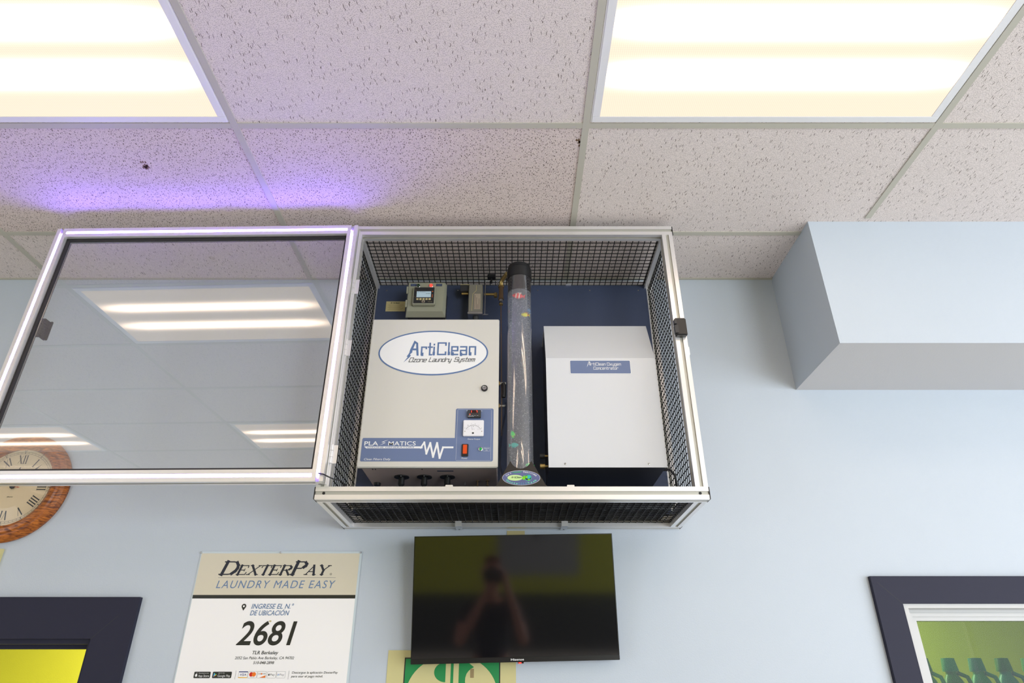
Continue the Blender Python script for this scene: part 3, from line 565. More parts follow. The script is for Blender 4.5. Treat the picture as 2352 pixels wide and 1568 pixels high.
# ------------------------------------------------------------ bubble column
TX, TY, TR = .031, 2.340, .0505
col = thing('bubble_column', 'tall clear tube of bubbling water with a black cap, between the two white boxes', 'bubble tube', (TX, TY, 2.40)); TO = (TX, TY, 2.40)
def tp(b, n, par=col): return b.build(n, par, TO)
tp(MB().lathe([(TR, 2.43), (TR, 3.345)], (TX, TY, 0), 'tubec', 'z', 64), 'clear_tube')
tp(MB().lathe([(0, 2.44), (TR-.0025, 2.44), (TR-.0025, 3.268), (0, 3.268)], (TX, TY, 0), 'water', 'z', 72, mats=['water']*3), 'water')
b = MB(); b.lathe([(TR-.004, 3.272), (TR-.0028, 3.274), (TR-.0028, 3.338), (TR+.0015, 3.338), (TR+.0015, 3.385), (TR-.002, 3.389), (TR-.002, 3.402), (TR-.006, 3.406), (0, 3.406)], (TX, TY, 0), 'black', 'z', 48, mats=['smoke']*2+['black']*8); tp(b, 'cap')
b = MB()
for q in range(950):
    a = random.uniform(0, 6.283); rr_ = (TR-.006)*math.sqrt(random.random()); z = 2.45+.81*random.random(); s_ = random.uniform(.0006, .0014)
    x, y = TX+rr_*math.cos(a), TY+rr_*math.sin(a)
    b.add([(x+s_, y, z), (x-s_, y, z), (x, y+s_, z), (x, y-s_, z), (x, y, z+s_), (x, y, z-s_)], [(0, 2, 4), (2, 1, 4), (1, 3, 4), (3, 0, 4), (2, 0, 5), (1, 2, 5), (3, 1, 5), (0, 3, 5)], 'wht', True)
tag(tp(b, 'bubbles'), kind='stuff')
b = MB(); arcp = [(TX+.0365*math.cos(R(a)), 2.532+.036*math.sin(R(a))) for a in range(200, 341, 14)]
b.plate([(-.090, 2.391), (.153, 2.391), (.120, 2.434), (.069, 2.523)]+arcp[::-1]+[(-.006, 2.523), (-.055, 2.434)], 2.262, 2.270, 'acryl'); b.box(-.06, .125, 2.270, 2.41, 2.391, 2.4395, 'acryl', bev=.003); br = tp(b, 'stand')
b = MB(); y = 2.2614; mp_ = mat('decal_blue', S(98, 104, 150), .35); b.disc(.0325, 2.4625, .0665, .0268, y, 'wht', 48); b.disc(.0325, 2.4625, .0655, .0258, y-.0003, mp_, 48)
b.disc(.011, 2.4625, .0272, .0105, y-.0006, mat('decal_lime', S(206, 236, 160), .4), 36); glyphs(b, 'ArtiClean', -.0020, .0325, 2.4615, .0055, .0009, y-.0009, mat('decal_dark_green', S(40, 80, 60), .4), .25, 1.4)
b.disc(.0565, 2.4625, .0122, .0116, y-.0005, mat('decal_teal', S(90, 220, 190), .4), 24); b.disc(.0565, 2.4630, .0112, .0104, y-.0007, mat('decal_navy', S(30, 50, 70), .4), 24); b.disc(.058, 2.4655, .0082, .0066, y-.0009, mat('decal_cyan', S(50, 190, 180), .4), 20)
gl = mat('decal_green', S(120, 215, 20), .4); b.disc(.0510, 2.4650, .0042, .0045, y-.0011, gl, 12); b.disc(.0590, 2.4555, .0045, .0026, y-.0011, gl, 12); b.flat([(.034, 2.461), (.041, 2.4695), (.0445, 2.471), (.0455, 2.464), (.047, 2.4605), (.042, 2.4535)], y-.0011, gl)
def curved(b, body, a0, a1, rx, rz, m, sz, flip=1):
    n = len(body)
    for i, ch in enumerate(body):
        if ch == ' ': continue
        a = R(a0+(a1-a0)*i/(n-1)); px, pz = .0325+rx*math.cos(a), 2.4625+rz*math.sin(a)
        t = Vector((-rx*math.sin(a), 0, rz*math.cos(a))).normalized()*(-1 if flip > 0 else 1); ang = math.atan2(t.z, t.x)
        T = Matrix.Translation((px, 0, pz)) @ Matrix.Rotation(-ang, 4, 'Y'); hw = {'i': .0007, 't': .0017, 'r': .0018, '"': .0012, 'L': .0019, 'W': .0034}.get(ch, .0025); b.text(ch, -hw, hw, -.0030, sz*1.15, y-.0009, m, 0, .02, T)
curved(b, 'Get', 158, 132, .056, .0218, 'wht', .0052); curved(b, '"Ozone"', 124, 88, .056, .0218, mat('decal_green_text', S(60, 200, 100), .4), .0050); curved(b, 'Sanitized', 80, 24, .056, .0218, 'wht', .0050)
mt = mat('decal_mint_text', S(130, 250, 200), .4); curved(b, 'Choose', 206, 254, .056, .0205, mt, .0054, -1); curved(b, 'COLD', 262, 288, .056, .0205, mat('decal_ice_text', S(90, 180, 200), .4), .0050, -1); curved(b, 'Wash', 297, 333, .056, .0205, mt, .0054, -1)
tp(b, 'oval_decal', br)
# toy fish in the tube
def fish(label, loc, rot, c1, c2, sc=1, stripe=False, tail=1):
    f = thing('toy_fish', label, 'toy fish', loc, 'toy fish in the bubble tube', rot); m1, m2 = mat('fish_'+label[:14], c1, .4, emit=0), mat('fish2_'+label[:14], c2, .4)
    b = MB(); n, k = 16, 10; L_, H_, W_ = .016*sc, .0095*sc, .0042*sc; vs = []
    for i in range(k+1):
        u = i/k; px_ = -L_+2*L_*u; e = math.sin(math.pi*min(1, max(0, u*.94+.03)))**.75
        for j in range(n): a = 2*math.pi*j/n; vs.append((px_, W_*e*math.cos(a), H_*e*math.sin(a)))
    for i in range(k): b.add(vs, [(i*n+j, i*n+(j+1) % n, (i+1)*n+(j+1) % n, (i+1)*n+j) for j in range(n)], m2 if (stripe and i in (3, 6)) or (not stripe and i > 7) else m1, True)
    b.add(vs, [list(range(n)), list(range(len(vs)-n, len(vs)))], m1); b.plate([(-.4*L_, .8*H_), (.5*L_, .8*H_), (.6*L_, 1.25*H_), (0, 1.2*H_)], -.0006, .0006, m2); b.build('body', f)
    MB().plate([(.85*L_, 0), (1.35*L_, .8*H_), (1.25*L_, 0), (1.35*L_, -.8*H_)], -.0006, .0006, m1).build('tail_fin', f)
    MB().ball((-.6*L_, -W_*.62, .2*H_), .0014*sc, 'ink', n=8).build('eye', f)
    return f
fy = TY-.032
fish('red and white striped toy fish just under the water surface', (.024, fy+.004, 3.243), (0, .15, 0), (.95, .03, .04), (.9, .75, .6), 1.35, True)
fish('bright yellow toy fish with a small dark eye, high in the tube', (.052, fy+.008, 3.155), (0, .1, 0), (.95, .85, .02), (.85, .15, .02), .95)
fish('pale blue toy fish standing nearly upright above the yellow one', (.068, fy+.016, 3.180), (0, 1.2, 0), S(110, 150, 190), S(80, 110, 150), .7)
fish('bright green toy fish pointing downward in the lower left of the tube', (.004, fy+.012, 2.645), (0, 1.45, 0), (.02, .75, .10), (.4, .8, .05), .75)
fish('teal toy fish in profile near the bottom left of the tube', (.009, fy+.006, 2.600), (0, 3.1, 0), (.01, .48, .38), (.02, .25, .22), .95)
fish('green and yellow toy fish at the bottom right, half behind the black stand', (.062, fy+.012, 2.525), (0, .2, 0), (.05, .7, .15), (.95, .8, .05), .9)

# ------------------------------------------------------------ small equipment in the cage
K = (-.383, 2.59, 3.249)
ctl = thing('gas_monitor', 'grey-green control box with a small lit screen and a red lamp', 'control box', K)
b = MB(); b.box(-.461, -.297, 2.49, 2.5775, 3.252, 3.408, 'dgrey', bev=.006); b.build('housing', ctl, K)
b = MB(); b.add([(-.466, 2.488, 3.245), (-.292, 2.488, 3.245), (-.292, 2.488, 3.412), (-.466, 2.488, 3.412), (-.458, 2.466, 3.262), (-.304, 2.466, 3.262), (-.300, 2.466, 3.409), (-.458, 2.466, 3.409)], [(0, 1, 5, 4), (1, 2, 6, 5), (2, 3, 7, 6), (3, 0, 4, 7), (4, 5, 6, 7)], 'grey2')
b.box(-.466, -.292, 2.488, 2.494, 3.245, 3.412, 'grey2'); lid = b.build('lid', ctl, K)
for z in (3.370, 3.300): b = MB(); b.box(-.467, -.456, 2.462, 2.47, z-.018, z+.018, 'grey2', bev=.001); b.box(-.458, -.4572, 2.461, 2.462, z-.018, z+.018, 'ink'); b.build('hinge', lid, K)
b = MB(); b.box(-.435, -.336, 2.448, 2.466, 3.285, 3.377, 'grey2', bev=.003); b.rect(-.430, -.341, 3.292, 3.3735, 2.4475, 'ink'); y = 2.4472
b.rect(-.418, -.355, 3.322, 3.3525, y, 'lcd'); b.text('No Alarms', -.403, -.380, 3.347, .003, y-.0003, 'ink'); b.text('0.000', -.377, -.358, 3.339, .0038, y-.0003, 'ink'); b.line([(-.414, 3.3450), (-.411, 3.350), (-.408, 3.3450)], .0006, y-.0003, 'ink')
for i in range(5): b.rect(-.4175+i*.0133, -.4080+i*.0133, 3.308, 3.3175, y, 'tan')
b.rect(-.3930, -.3800, 3.2955, 3.3060, y, 'card'); b.flat([(-.390, 3.2975), (-.390, 3.301), (-.3865, 3.304), (-.383, 3.301), (-.383, 3.2975)], y-.0003, 'ink')
for z in (3.352, 3.333, 3.3245): b.rect(-.3505, -.3470, z-.0016, z+.0016, y, 'orl')
b.text('Rosemount', -.366, -.348, 3.298, .003, y, 'tan'); b.line([(-.427, 3.3735), (-.419, 3.349)], .0008, y, 'bronze'); b.line([(-.430, 3.329), (-.385, 3.293)], .0008, y, 'bronze'); b.build('display_panel', lid, K)
for x, m, nm in ((-.416, 'dgreen', 'indicator_light'), (-.359, 'redled', 'indicator_light')):
    o = MB().lathe([(.009, 0), (.009, -.002), (.0072, -.003), (.0065, -.008), (0, -.011)], (x, 2.466, 3.392), 'steel', 'y', 20, mats=['steel', 'steel', m, m]).build(nm, lid, K)
    o['label'] = 'unlit green lamp' if m == 'dgreen' else 'glowing red lamp'
for x, t1, t2 in ((-.451, 'System', 'On'), (-.338, 'Leak', 'Detected')):
    b = MB(); b.rect(x, x+.027, 3.3905, 3.4035, 2.4655, 'navyd'); b.text(t1, x+.003, x+.024, 3.3985, .003, 2.4652, 'blue'); b.text(t2, x+.006, x+.021, 3.393, .003, 2.4652, 'blue'); b.build('name_label', lid, K)
b = MB(); b.box(-.576, -.487, 2.5765, 2.5778, 3.327, 3.380, 'tan'); y = 2.5762; glyphs(b, 'ArtiClean', -.555, -.515, 3.368, .007, .0012, y, 'ink', .2, 1.4)
for i in range(5): b.rect(-.566+.004*(i % 2), -.496-.006*(i % 3), 3.3595-.006*i, 3.3605-.006*i, y, 'bronze')
tag(b.build('maker_label', None, (-.53, 2.59, 3.33)), 'small tan paper label stuck on the navy panel beside the grey-green control box', 'label')

V = (-.16, 2.59, 3.25)
val = thing('solenoid_valve', 'grey cast valve body with a brass pipe through it, right of the grey-green control box', 'valve', V)
b = MB(); b.box(-.194, -.132, 2.50, 2.5775, 3.279, 3.424, 'grey', bev=.003); b.line([(-.160, 3.418), (-.160, 3.39), (-.175, 3.372), (-.178, 3.285)], .002, 2.4990, 'tan'); b.build('valve_body', val, V)
b = MB(); b.rect(-.1685, -.1405, 3.2925, 3.3725, 2.4986, 'card')
for x, zt in ((-.1645, 3.362), (-.1575, 3.35), (-.1525, 3.316), (-.1465, 3.345)):
    z = 3.296
    while z < zt: b.rect(x-.0008, x+.0008, z, z+.004, 2.4983, 'ink'); z += .0058
b.build('spec_label', val, V)
b = MB(); b.box(-.196, -.130, 2.496, 2.574, 3.268, 3.280, 'steel', bev=.003); b.lathe([(.012, -.022), (.014, 0)], (-.161, 2.53, 3.267), 'dgrey', 'z', 20); b.build('base_nut', val, V)
b = MB(); b.tube([(-.228, 2.53, 3.392), (-.199, 2.53, 3.392)], .0058, 'brass', 12); b.box(-.234, -.194, 2.515, 2.55, 3.398, 3.430, 'dgrey', bev=.002); b.box(-.234, -.194, 2.514, 2.55, 3.4305, 3.4325, 'tan'); b.build('left_pipe', val, V)
b = MB(); b.tube([(-.126, 2.53, 3.389), (-.070, 2.53, 3.389)], .0058, 'brass', 12); b.tube([(-.074, 2.53, 3.374), (-.074, 2.53, 3.394)], .008, 'brass', 12); b.build('right_pipe', val, V)
b = MB(); b.tube([(-.120, 2.50, 3.263), (-.120, 2.50, 3.441), (-.118, 2.50, 3.443), (-.068, 2.50, 3.443), (-.065, 2.50, 3.441), (-.065, 2.50, 3.415)], .0020, 'steel', 8); b.box(-.128, -.105, 2.495, 2.505, 3.262, 3.264, 'steel'); b.build('wire_bracket', val, V)
b = MB(); b.box(-.111, -.074, 2.48, 2.515, 3.452, 3.467, 'black', bev=.002); b.tube([(-.093, 2.498, 3.428), (-.093, 2.498, 3.452)], .0048, 'black', 10); b.build('knob', val, V)
W_ = (-.049, 2.53, 3.30)
fit = thing('pipe_fitting', 'weathered bronze elbow fitting beside the top of the bubble tube', 'pipe fitting', W_)
b = MB(); b.tube([(-.049, 2.50, 3.345), (-.049, 2.50, 3.405)], .0105, 'bronze', 16); b.tube([(-.049, 2.50, 3.405), (-.049, 2.50, 3.413)], .013, 'brass', 16); b.tube([(-.049, 2.50, 3.413), (-.048, 2.495, 3.432), (-.040, 2.48, 3.44), (-.022, 2.44, 3.441)], .0095, 'brass', 14); b.build('elbow', fit, W_)
b = MB(); b.lathe([(.0125, 3.343), (.0125, 3.349)], (-.049, 2.50, 0), 'bronze', 'z', 16); b.lathe([(.009, 3.315), (.009, 3.321), (.0065, 3.322), (.0065, 3.330), (.009, 3.331), (.009, 3.342)], (-.049, 2.50, 0), 'steel', 'z', 16, mats=['brass', 'steel', 'dgrey', 'steel', 'steel']); b.build('hose_coupling', fit, W_)
b = MB(); b.tube([(-.049, 2.50, 3.316), (-.047, 2.49, 3.2), (-.044, 2.44, 3.0), (-.041, 2.40, 2.82), (-.040, 2.38, 2.66)], .0020, 'bronze', 8)
tag(b.build('copper_tube', None, (-.044, 2.44, 2.8)), 'thin brown metal tube running down behind the bubble tube from the bronze elbow', 'tube')
for z, lb in ((2.888, 'upper brass elbow joining the cream box to the bubble tube'), (2.791, 'lower brass connector joining the cream box to the bubble tube')):
    f = thing('hose_barb', lb, 'pipe fitting', (-.054, 2.40, z), 'brass connectors beside the bubble tube')
    MB().tube([(0, 0, 0), (.030, 0, 0)], .0048, 'steel', 12).build('stem', f)
    MB().tube([(0, 0, 0), (.006, 0, 0)], .0085, 'brass', 6, smooth=False).build('hex_nut', f)
    if z > 2.85: MB().tube([(.018, 0, 0), (.022, 0, -.012), (.022, 0, -.045), (.020, 0, -.06)], .0085, 'black', 12).build('rubber_sleeve', f)
b = MB(); b.tube([(-.024, 2.39, 2.80), (-.026, 2.38, 2.75), (-.036, 2.36, 2.68), (-.044, 2.34, 2.60), (-.044, 2.32, 2.53), (-.038, 2.31, 2.48), (-.030, 2.305, 2.45)], .0042, 'hose', 10)
tag(b.build('clear_hose', None, (-.035, 2.35, 2.6)), 'clear curved plastic hose between the cream box and the bubble tube stand', 'hose')

# ------------------------------------------------------------ on the wall
# television, hung tilted down
tv = thing('television', 'black flat television on the wall below the cage, tilted downward', 'television', (.0095, 2.534, 2.104), None, (R(8.8), R(-1.2), R(1.4)))
TWd, THt = .735, .429
b = MB(); b.box(-TWd/2, TWd/2, 0, .035, -THt/2, THt/2, 'black', bev=.004); b.box(-.2, .2, .03, .07, -.15, .1, 'black', bev=.01); b.build('housing', tv)
b = MB(); b.box(-TWd/2, TWd/2, -.003, 0, -THt/2, -THt/2+.017, 'tvb', bev=.001); b.box(-TWd/2, TWd/2, -.0022, 0, THt/2-.003, THt/2, 'tvb'); b.box(-TWd/2, -TWd/2+.003, -.0022, 0, -THt/2+.017, THt/2-.003, 'tvb'); b.box(TWd/2-.003, TWd/2, -.0022, 0, -THt/2+.017, THt/2-.003, 'tvb')
b.text('Hisense', -.017, .029, -THt/2+.0055, .0065, -.0034, 'wht', 0, .02); b.build('bezel', tv)
MB().box(-TWd/2+.003, TWd/2-.003, -.0012, -.0002, -THt/2+.017, THt/2-.003, 'screen').build('screen', tv)
b = MB(); b.box(.008, .028, .004, .014, -THt/2-.005, -THt/2, 'dgl'); b.box(.010, .020, .003, .013, -THt/2-.0055, -THt/2-.001, 'redled'); b.build('standby_light', tv)
b = MB(); b.box(-.10, .10, WY-.012, WY-.001, 2.04, 2.18, 'black'); tag(b.build('wall_bracket', None, (0, WY, 2.1)), 'black bracket on the wall behind the tilted television', 'bracket')
b = MB(); b.box(-.02, .05, WY-.002, WY-.0005, 2.335, 2.358, 'tan'); tag(b.build('tape_patch', None, (0.015, WY, 2.345)), 'scrap of tan tape on the wall between the cage and the television', 'tape')

# payment poster
ps = thing('poster', 'white and cream laminated payment poster with the large number 2681, left of the television', 'poster', (-.8925, WY, 1.358)); PO = (-.8925, WY, 1.358)
x0, x1 = -1.1975, -.5875; y = WY-.0044
b = MB(); b.box(x0, x1, WY-.0036, WY-.0033, 1.358, 2.272, 'paper'); b.rect(x0, x1, 2.121, 2.272, WY-.0039, 'pcream'); b.rect(x0, x1, 2.1085, 2.121, WY-.0041, 'pbar')
# slab-serif small capitals, slanted
def serif(b, chars, x, z, m, sh=.36):
    for ch, wd, H_ in chars:
        t, k, sw = H_*.23, H_*.085, wd/10 if wd else 0; u = lambda a: a*wd
        L_ = lambda pts, tw: b.line([(p[0]*wd, p[1]*H_) for p in pts], tw, y, m, None, sh, (x, z))
        def ser(px, pz): L_([(px-.13, pz), (px+.13, pz)], k)
        e = k/2/H_
        if ch in 'DEPR': L_([(.16, e), (.16, 1-e)], t); ser(.14, e); ser(.14, 1-e)
        if ch == 'D': L_([(.14, 1-e), (.5, 1-e), (.72, .92)], k); L_([(.14, e), (.5, e), (.72, .08)], k); L_([(.72, .90), (.86, .7), (.9, .5), (.86, .3), (.72, .10)], t*.95)
        if ch == 'E': L_([(.16, 1-e), (.84, 1-e), (.86, .76)], k); L_([(.16, .5), (.62, .5)], k); L_([(.62, .62), (.62, .40)], k*.8); L_([(.16, e), (.86, e), (.9, .25)], k)
        if ch == 'X': L_([(.18, .95), (.80, .05)], t); L_([(.16, .05), (.84, .95)], k); [ser(a, c_) for a, c_ in ((.14, e), (.84, e), (.16, 1-e), (.84, 1-e))]
        if ch == 'T': L_([(.5, e), (.5, 1-e)], t); L_([(.06, .75), (.08, 1-e), (.92, 1-e), (.94, .75)], k); ser(.5, e)
        if ch in 'PR': L_([(.14, 1-e), (.55, 1-e), (.72, .93)], k); L_([(.14, .48), (.55, .48), (.72, .55)], k); L_([(.72, .90), (.82, .8), (.82, .68), (.72, .57)], t*.9)
        if ch == 'R': L_([(.50, .48), (.84, .04)], t*.9); ser(.88, e)
        if ch == 'A': L_([(.10, e), (.52, .97)], k*1.1); L_([(.50, .95), (.80, .04)], t); L_([(.26, .33), (.68, .33)], k); ser(.10, e); ser(.82, e)
        if ch == 'Y': L_([(.14, .96), (.48, .48)], t); L_([(.86, .96), (.50, .48)], k*1.1); L_([(.49, .5), (.49, e)], t); [ser(a, c_) for a, c_ in ((.14, 1-e), (.86, 1-e), (.49, e))]
        x += wd
serif(b, [('D', .066, .050), ('E', .0385, .0355), ('X', .045, .0355), ('T', .040, .0355), ('E', .0385, .0355), ('R', .044, .0355), ('P', .054, .050), ('A', .044, .0355), ('Y', .044, .0355)], -1.117, 2.1925, 'pdark')
b.ring(-.6895, 2.1955, .004, .004, .0008, y, 'pdark', 16); b.text('R', -.6910, -.6880, 2.194, .003, y, 'pdark')
b.rect(-1.116, -.669, 2.1825, 2.1835, y, 'bd')
b.text('LAUNDRY MADE EASY', -1.117, -.668, 2.145, .0272, y, 'pblue', .22, 0, None, 1.18)
b.text('INGRESE EL N.°', -.970, -.813, 2.073, .0165, y, 'pblue', .22, .018); b.text('DE UBICACIÓN', -.971, -.826, 2.050, .0165, y, 'pblue', .22, .018)
pin = [(-.9985, 2.066)]+[(-.9985+.0085*math.cos(R(a)), 2.0815+.0085*math.sin(R(a))) for a in range(-20, 201, 20)]; b.flat(pin, y, 'pbar'); b.disc(-.9985, 2.0815, .0036, .0036, y-.0003, 'paper', 16)
b.text('2681', -1.003, -.791, 1.951, .077, y, 'pbar', .2, .022)
b.text('TLR Berkeley', -.938, -.844, 1.9195, .0112, y, 'pbar', .2, .015); b.text('2052 San Pablo Ave Berkeley, CA 94702', -.998, -.785, 1.9035, .0088, y, 'pbar', .2, .0); b.text('510-848-2898', -.929, -.854, 1.888, .0088, y, 'pbar', .2, .01)
b.rrect(-1.133, -1.0745, 1.843, 1.8635, .003, y, 'pbar'); b.rrect(-1.067, -.999, 1.843, 1.8635, .003, y, 'pbar'); y2 = y-.0003
b.disc(-1.1245, 1.8520, .0042, .0048, y2, 'wht', 16); b.flat([(-1.1250, 1.8575), (-1.1225, 1.8610), (-1.1225, 1.8580)], y2, 'wht'); b.disc(-1.1200, 1.8535, .0015, .0017, y2-.0002, 'pbar', 10)
b.text('Download on the', -1.1165, -1.081, 1.8575, .0026, y2, 'wht'); b.text('App Store', -1.1170, -1.078, 1.8470, .0068, y2, 'wht')
b.flat([(-1.0625, 1.847), (-1.0625, 1.8600), (-1.0570, 1.8535)], y2, 'sky'); b.flat([(-1.0625, 1.8600), (-1.0515, 1.8535), (-1.0570, 1.8535)], y2, 'grn'); b.flat([(-1.0625, 1.847), (-1.0570, 1.8535), (-1.0515, 1.8535)], y2, 'yel')
b.text('GET IT ON', -1.0470, -1.025, 1.8578, .0026, y2, 'wht'); b.text('Google Play', -1.0475, -1.003, 1.8470, .0068, y2, 'wht')
for x in (-.985, -.796): b.rect(x-.0004, x+.0004, 1.839, 1.867, y, 'bd')
for xa, xb in ((-.974, -.942), (-.940, -.909), (-.907, -.876), (-.872, -.841), (-.839, -.808)): b.rrect(xa, xb, 1.8435, 1.8645, .0015, y, 'bd'); b.rrect(xa+.0005, xb-.0005, 1.844, 1.864, .0012, y-.0002, 'paper')
b.rect(-.974, -.942, 1.8615, 1.8645, y2, 'dblue'); b.rect(-.974, -.942, 1.8435, 1.8460, y2, 'yel'); b.text('VISA', -.969, -.947, 1.8505, .0072, y2, 'dblue', .25, .02)
b.disc(-.9290, 1.8550, .0072, .0072, y2, 'red', 20); b.disc(-.9195, 1.8550, .0072, .0072, y2-.0002, 'orange', 20); b.text('mastercard', -.932, -.917, 1.8452, .0018, y2, 'ink')
b.text('DISCOVER', -.9045, -.878, 1.8545, .0045, y2, 'ink'); b.disc(-.8925, 1.8568, .0026, .0026, y2-.0003, 'orange', 12); b.flat([(-.899, 1.8445), (-.8775, 1.8445), (-.8775, 1.8520)], y2, 'orange')
b.disc(-.8660, 1.8535, .0026, .0030, y2, 'ink', 12); b.rect(-.8660, -.8650, 1.8565, 1.8585, y2, 'ink'); b.text('Pay', -.8615, -.8450, 1.8507, .0066, y2, 'ink'); b.ring(-.8330, 1.8537, .0030, .0032, .0011, y2, 'sky', 16); b.rect(-.8335, -.8300, 1.8530, 1.8542, y2-.0001, 'dblue'); b.rect(-.8362, -.8350, 1.8545, 1.8562, y2-.0001, 'red'); b.rect(-.8350, -.8325, 1.8505, 1.8515, y2-.0001, 'grn'); b.text('Pay', -.8275, -.8115, 1.8507, .0066, y2, 'bd')
b.text('Descargue la aplicación DexterPay', -.785, -.621, 1.8575, .0070, y, 'pbar', .2, .005); b.text('para usar el pago móvil.', -.786, -.673, 1.8455, .0070, y, 'pbar', .2, .005)
b.disc(-.8915, 2.030, .0045, .003, y, 'tan', 12)
b.build('printed_sheet', ps, PO)
MB().box(x0-.004, x1+.008, WY-.0032, WY-.0021, 1.35, 2.279, mat('clear_laminate_edge', (.58, .66, .70), .15)).build('laminate_edge', ps, PO)
for x in (-1.200, -.893, -.583): MB().ball((x, WY-.0062, 2.2745), .0036, 'steel', n=10).build('pin', ps, PO)
# green dollar sign card
b = MB(); b.box(-.447, .014, WY-.002, WY-.0004, 1.40, 1.933, 'screm'); y = WY-.0026
b.rect(-.386, -.042, 1.49, 1.909, y, 'ink'); b.rect(-.382, -.046, 1.494, 1.905, y-.0003, 'sgreen'); b.flat(ell(-.2135, 1.790, .162, .128, 32, 0, 180)+ell(-.2135, 1.62, .162, .115, 32, 180, 360), y-.0006, 'screm')
b.flat(ell(-.237, 1.862, .041, .032, 20, 90, 270), y-.0009, 'sgreen'); b.rect(-.219, -.209, 1.50, 1.903, y-.0009, 'sgreen')
b.flat([(-.190, 1.905), (-.172, 1.900), (-.155, 1.892), (-.136, 1.878), (-.146, 1.873), (-.155, 1.866), (-.162, 1.857), (-.166, 1.845), (-.167, 1.832), (-.164, 1.818), (-.156, 1.805), (-.190, 1.79)], y-.0009, 'sgreen'); b.rect(-.149, -.136, 1.844, 1.873, y-.0012, 'tape')
tag(b.build('dollar_sign_card', None, (-.21, WY, 1.40)), 'cream card with a green dollar symbol, partly hidden under the television', 'sign')
b = MB(); b.box(-2.20, -1.966, WY-.012, WY-.0004, 2.15, 2.288, 'screm', bev=.001); tag(b.build('small_plaque', None, (-2.08, WY, 2.15)), 'pale small plaque on the wall below the wooden clock, at the left edge', 'sign')
# clock
C0 = (-2.008, WY, 2.528); clk = thing('wall_clock', 'round wooden wall clock with roman numerals, seen behind the open glass door', 'clock', C0)
def kp(b, n, par=clk): return b.build(n, par, C0)
mo = ['oak']*8
b = MB(); b.lathe([(.218, -.0005), (.220, -.012), (.212, -.026), (.200, -.034), (.192, -.034), (.186, -.040), (.172, -.042), (.160, -.034), (.155, -.022), (.155, -.014)], C0, 'oak', 'y', 72); kp(b, 'wooden_rim')
b = MB(); fyy = WY-.016; b.disc(C0[0], C0[2], .157, .157, fyy, 'face', 64); yn = fyy-.0006
b.ring(C0[0], C0[2], .146, .146, .0008, yn, 'ink', 72); b.ring(C0[0], C0[2], .139, .139, .0008, yn, 'ink', 72)
for i in range(60):
    a = R(90-6*i); c, s_ = math.cos(a), math.sin(a); b.line([(C0[0]+.139*c, C0[2]+.139*s_), (C0[0]+.146*c, C0[2]+.146*s_)], .0022 if i % 5 == 0 else .0008, yn, 'ink')
NUM = ['XII', 'I', 'II', 'III', 'IIII', 'V', 'VI', 'VII', 'VIII', 'IX', 'X', 'XI']
for i, s_ in enumerate(NUM):
    T = Matrix.Translation((C0[0], 0, C0[2])) @ Matrix.Rotation(R(30*i), 4, 'Y')
    wds = {'I': .010, 'V': .020, 'X': .020}; tot = sum(wds[c] for c in s_); u = -tot/2; z0_, z1_ = .098, .130
    for c in s_:
        if c == 'I': b.line([(u+.005, z0_), (u+.005, z1_)], .0042, yn, 'ink', T); b.rect(u+.001, u+.009, z0_-.002, z0_-.0008, yn, 'ink', T); b.rect(u+.001, u+.009, z1_+.001, z1_+.0022, yn, 'ink', T)
        if c == 'V': b.line([(u+.003, z1_), (u+.010, z0_)], .0045, yn, 'ink', T); b.line([(u+.017, z1_), (u+.010, z0_)], .0012, yn, 'ink', T)
        if c == 'X': b.line([(u+.003, z1_), (u+.017, z0_)], .0045, yn, 'ink', T); b.line([(u+.017, z1_), (u+.003, z0_)], .0012, yn, 'ink', T)
        u += wds[c]
b.text('Quartz', C0[0]-.012, C0[0]+.012, C0[2]-.042, .005, yn, 'ink', .4)
for t_, i in (('5', 1), ('10', 2), ('15', 3), ('20', 4), ('25', 5), ('30', 6), ('35', 7), ('40', 8), ('45', 9), ('50', 10), ('55', 11), ('60', 12)):
    T = Matrix.Translation((C0[0], 0, C0[2])) @ Matrix.Rotation(R(30*i), 4, 'Y'); b.text(t_, -.003*len(t_), .003*len(t_), .1485, .005, yn, 'ink', .2, 0, T)
kp(b, 'dial')
for nm, ang, ln, wd, m in (('hour_hand', 3, .082, .007, 'ink'), ('minute_hand', 44, .125, .004, 'ink'), ('second_hand', 95, .03, .0018, 'red')):
    T = Matrix.Translation((C0[0], 0, C0[2])) @ Matrix.Rotation(R(ang), 4, 'Y'); b = MB(); b.plate([(-wd/3, -.01), (-wd/3, ln*.6), (-wd, ln*.72), (0, ln), (wd, ln*.72), (wd/3, ln*.6), (wd/3, -.01)], fyy-.007, fyy-.006, m, T); kp(b, nm)
kp(MB().lathe([(.0085, -.004), (.0085, -.012), (.004, -.015), (0, -.0155)], (C0[0], fyy, C0[2]), 'dgrey', 'y', 20), 'hub')
kp(MB().lathe([(.157, -.0105), (.09, -.016), (.0, -.018)], (C0[0], fyy, C0[2]), 'clockglass', 'y', 48), 'glass')
# rear wall picture
b = MB(); b.box(.2, 1.35, -4.694, -4.682, 1.02, 2.5, 'quilt'); 
for q in range(26): cx, cz = .25+random.random()*1.0, 1.6+random.random()*.7; b.disc(cx, cz, .05, .09, -4.679+.0001*q, 'dmetal', 14)
tag(b.build('framed_print', None, (.78, -4.7, 1.35)), 'large grey poster on the olive rear wall, mirrored in the television', 'poster')

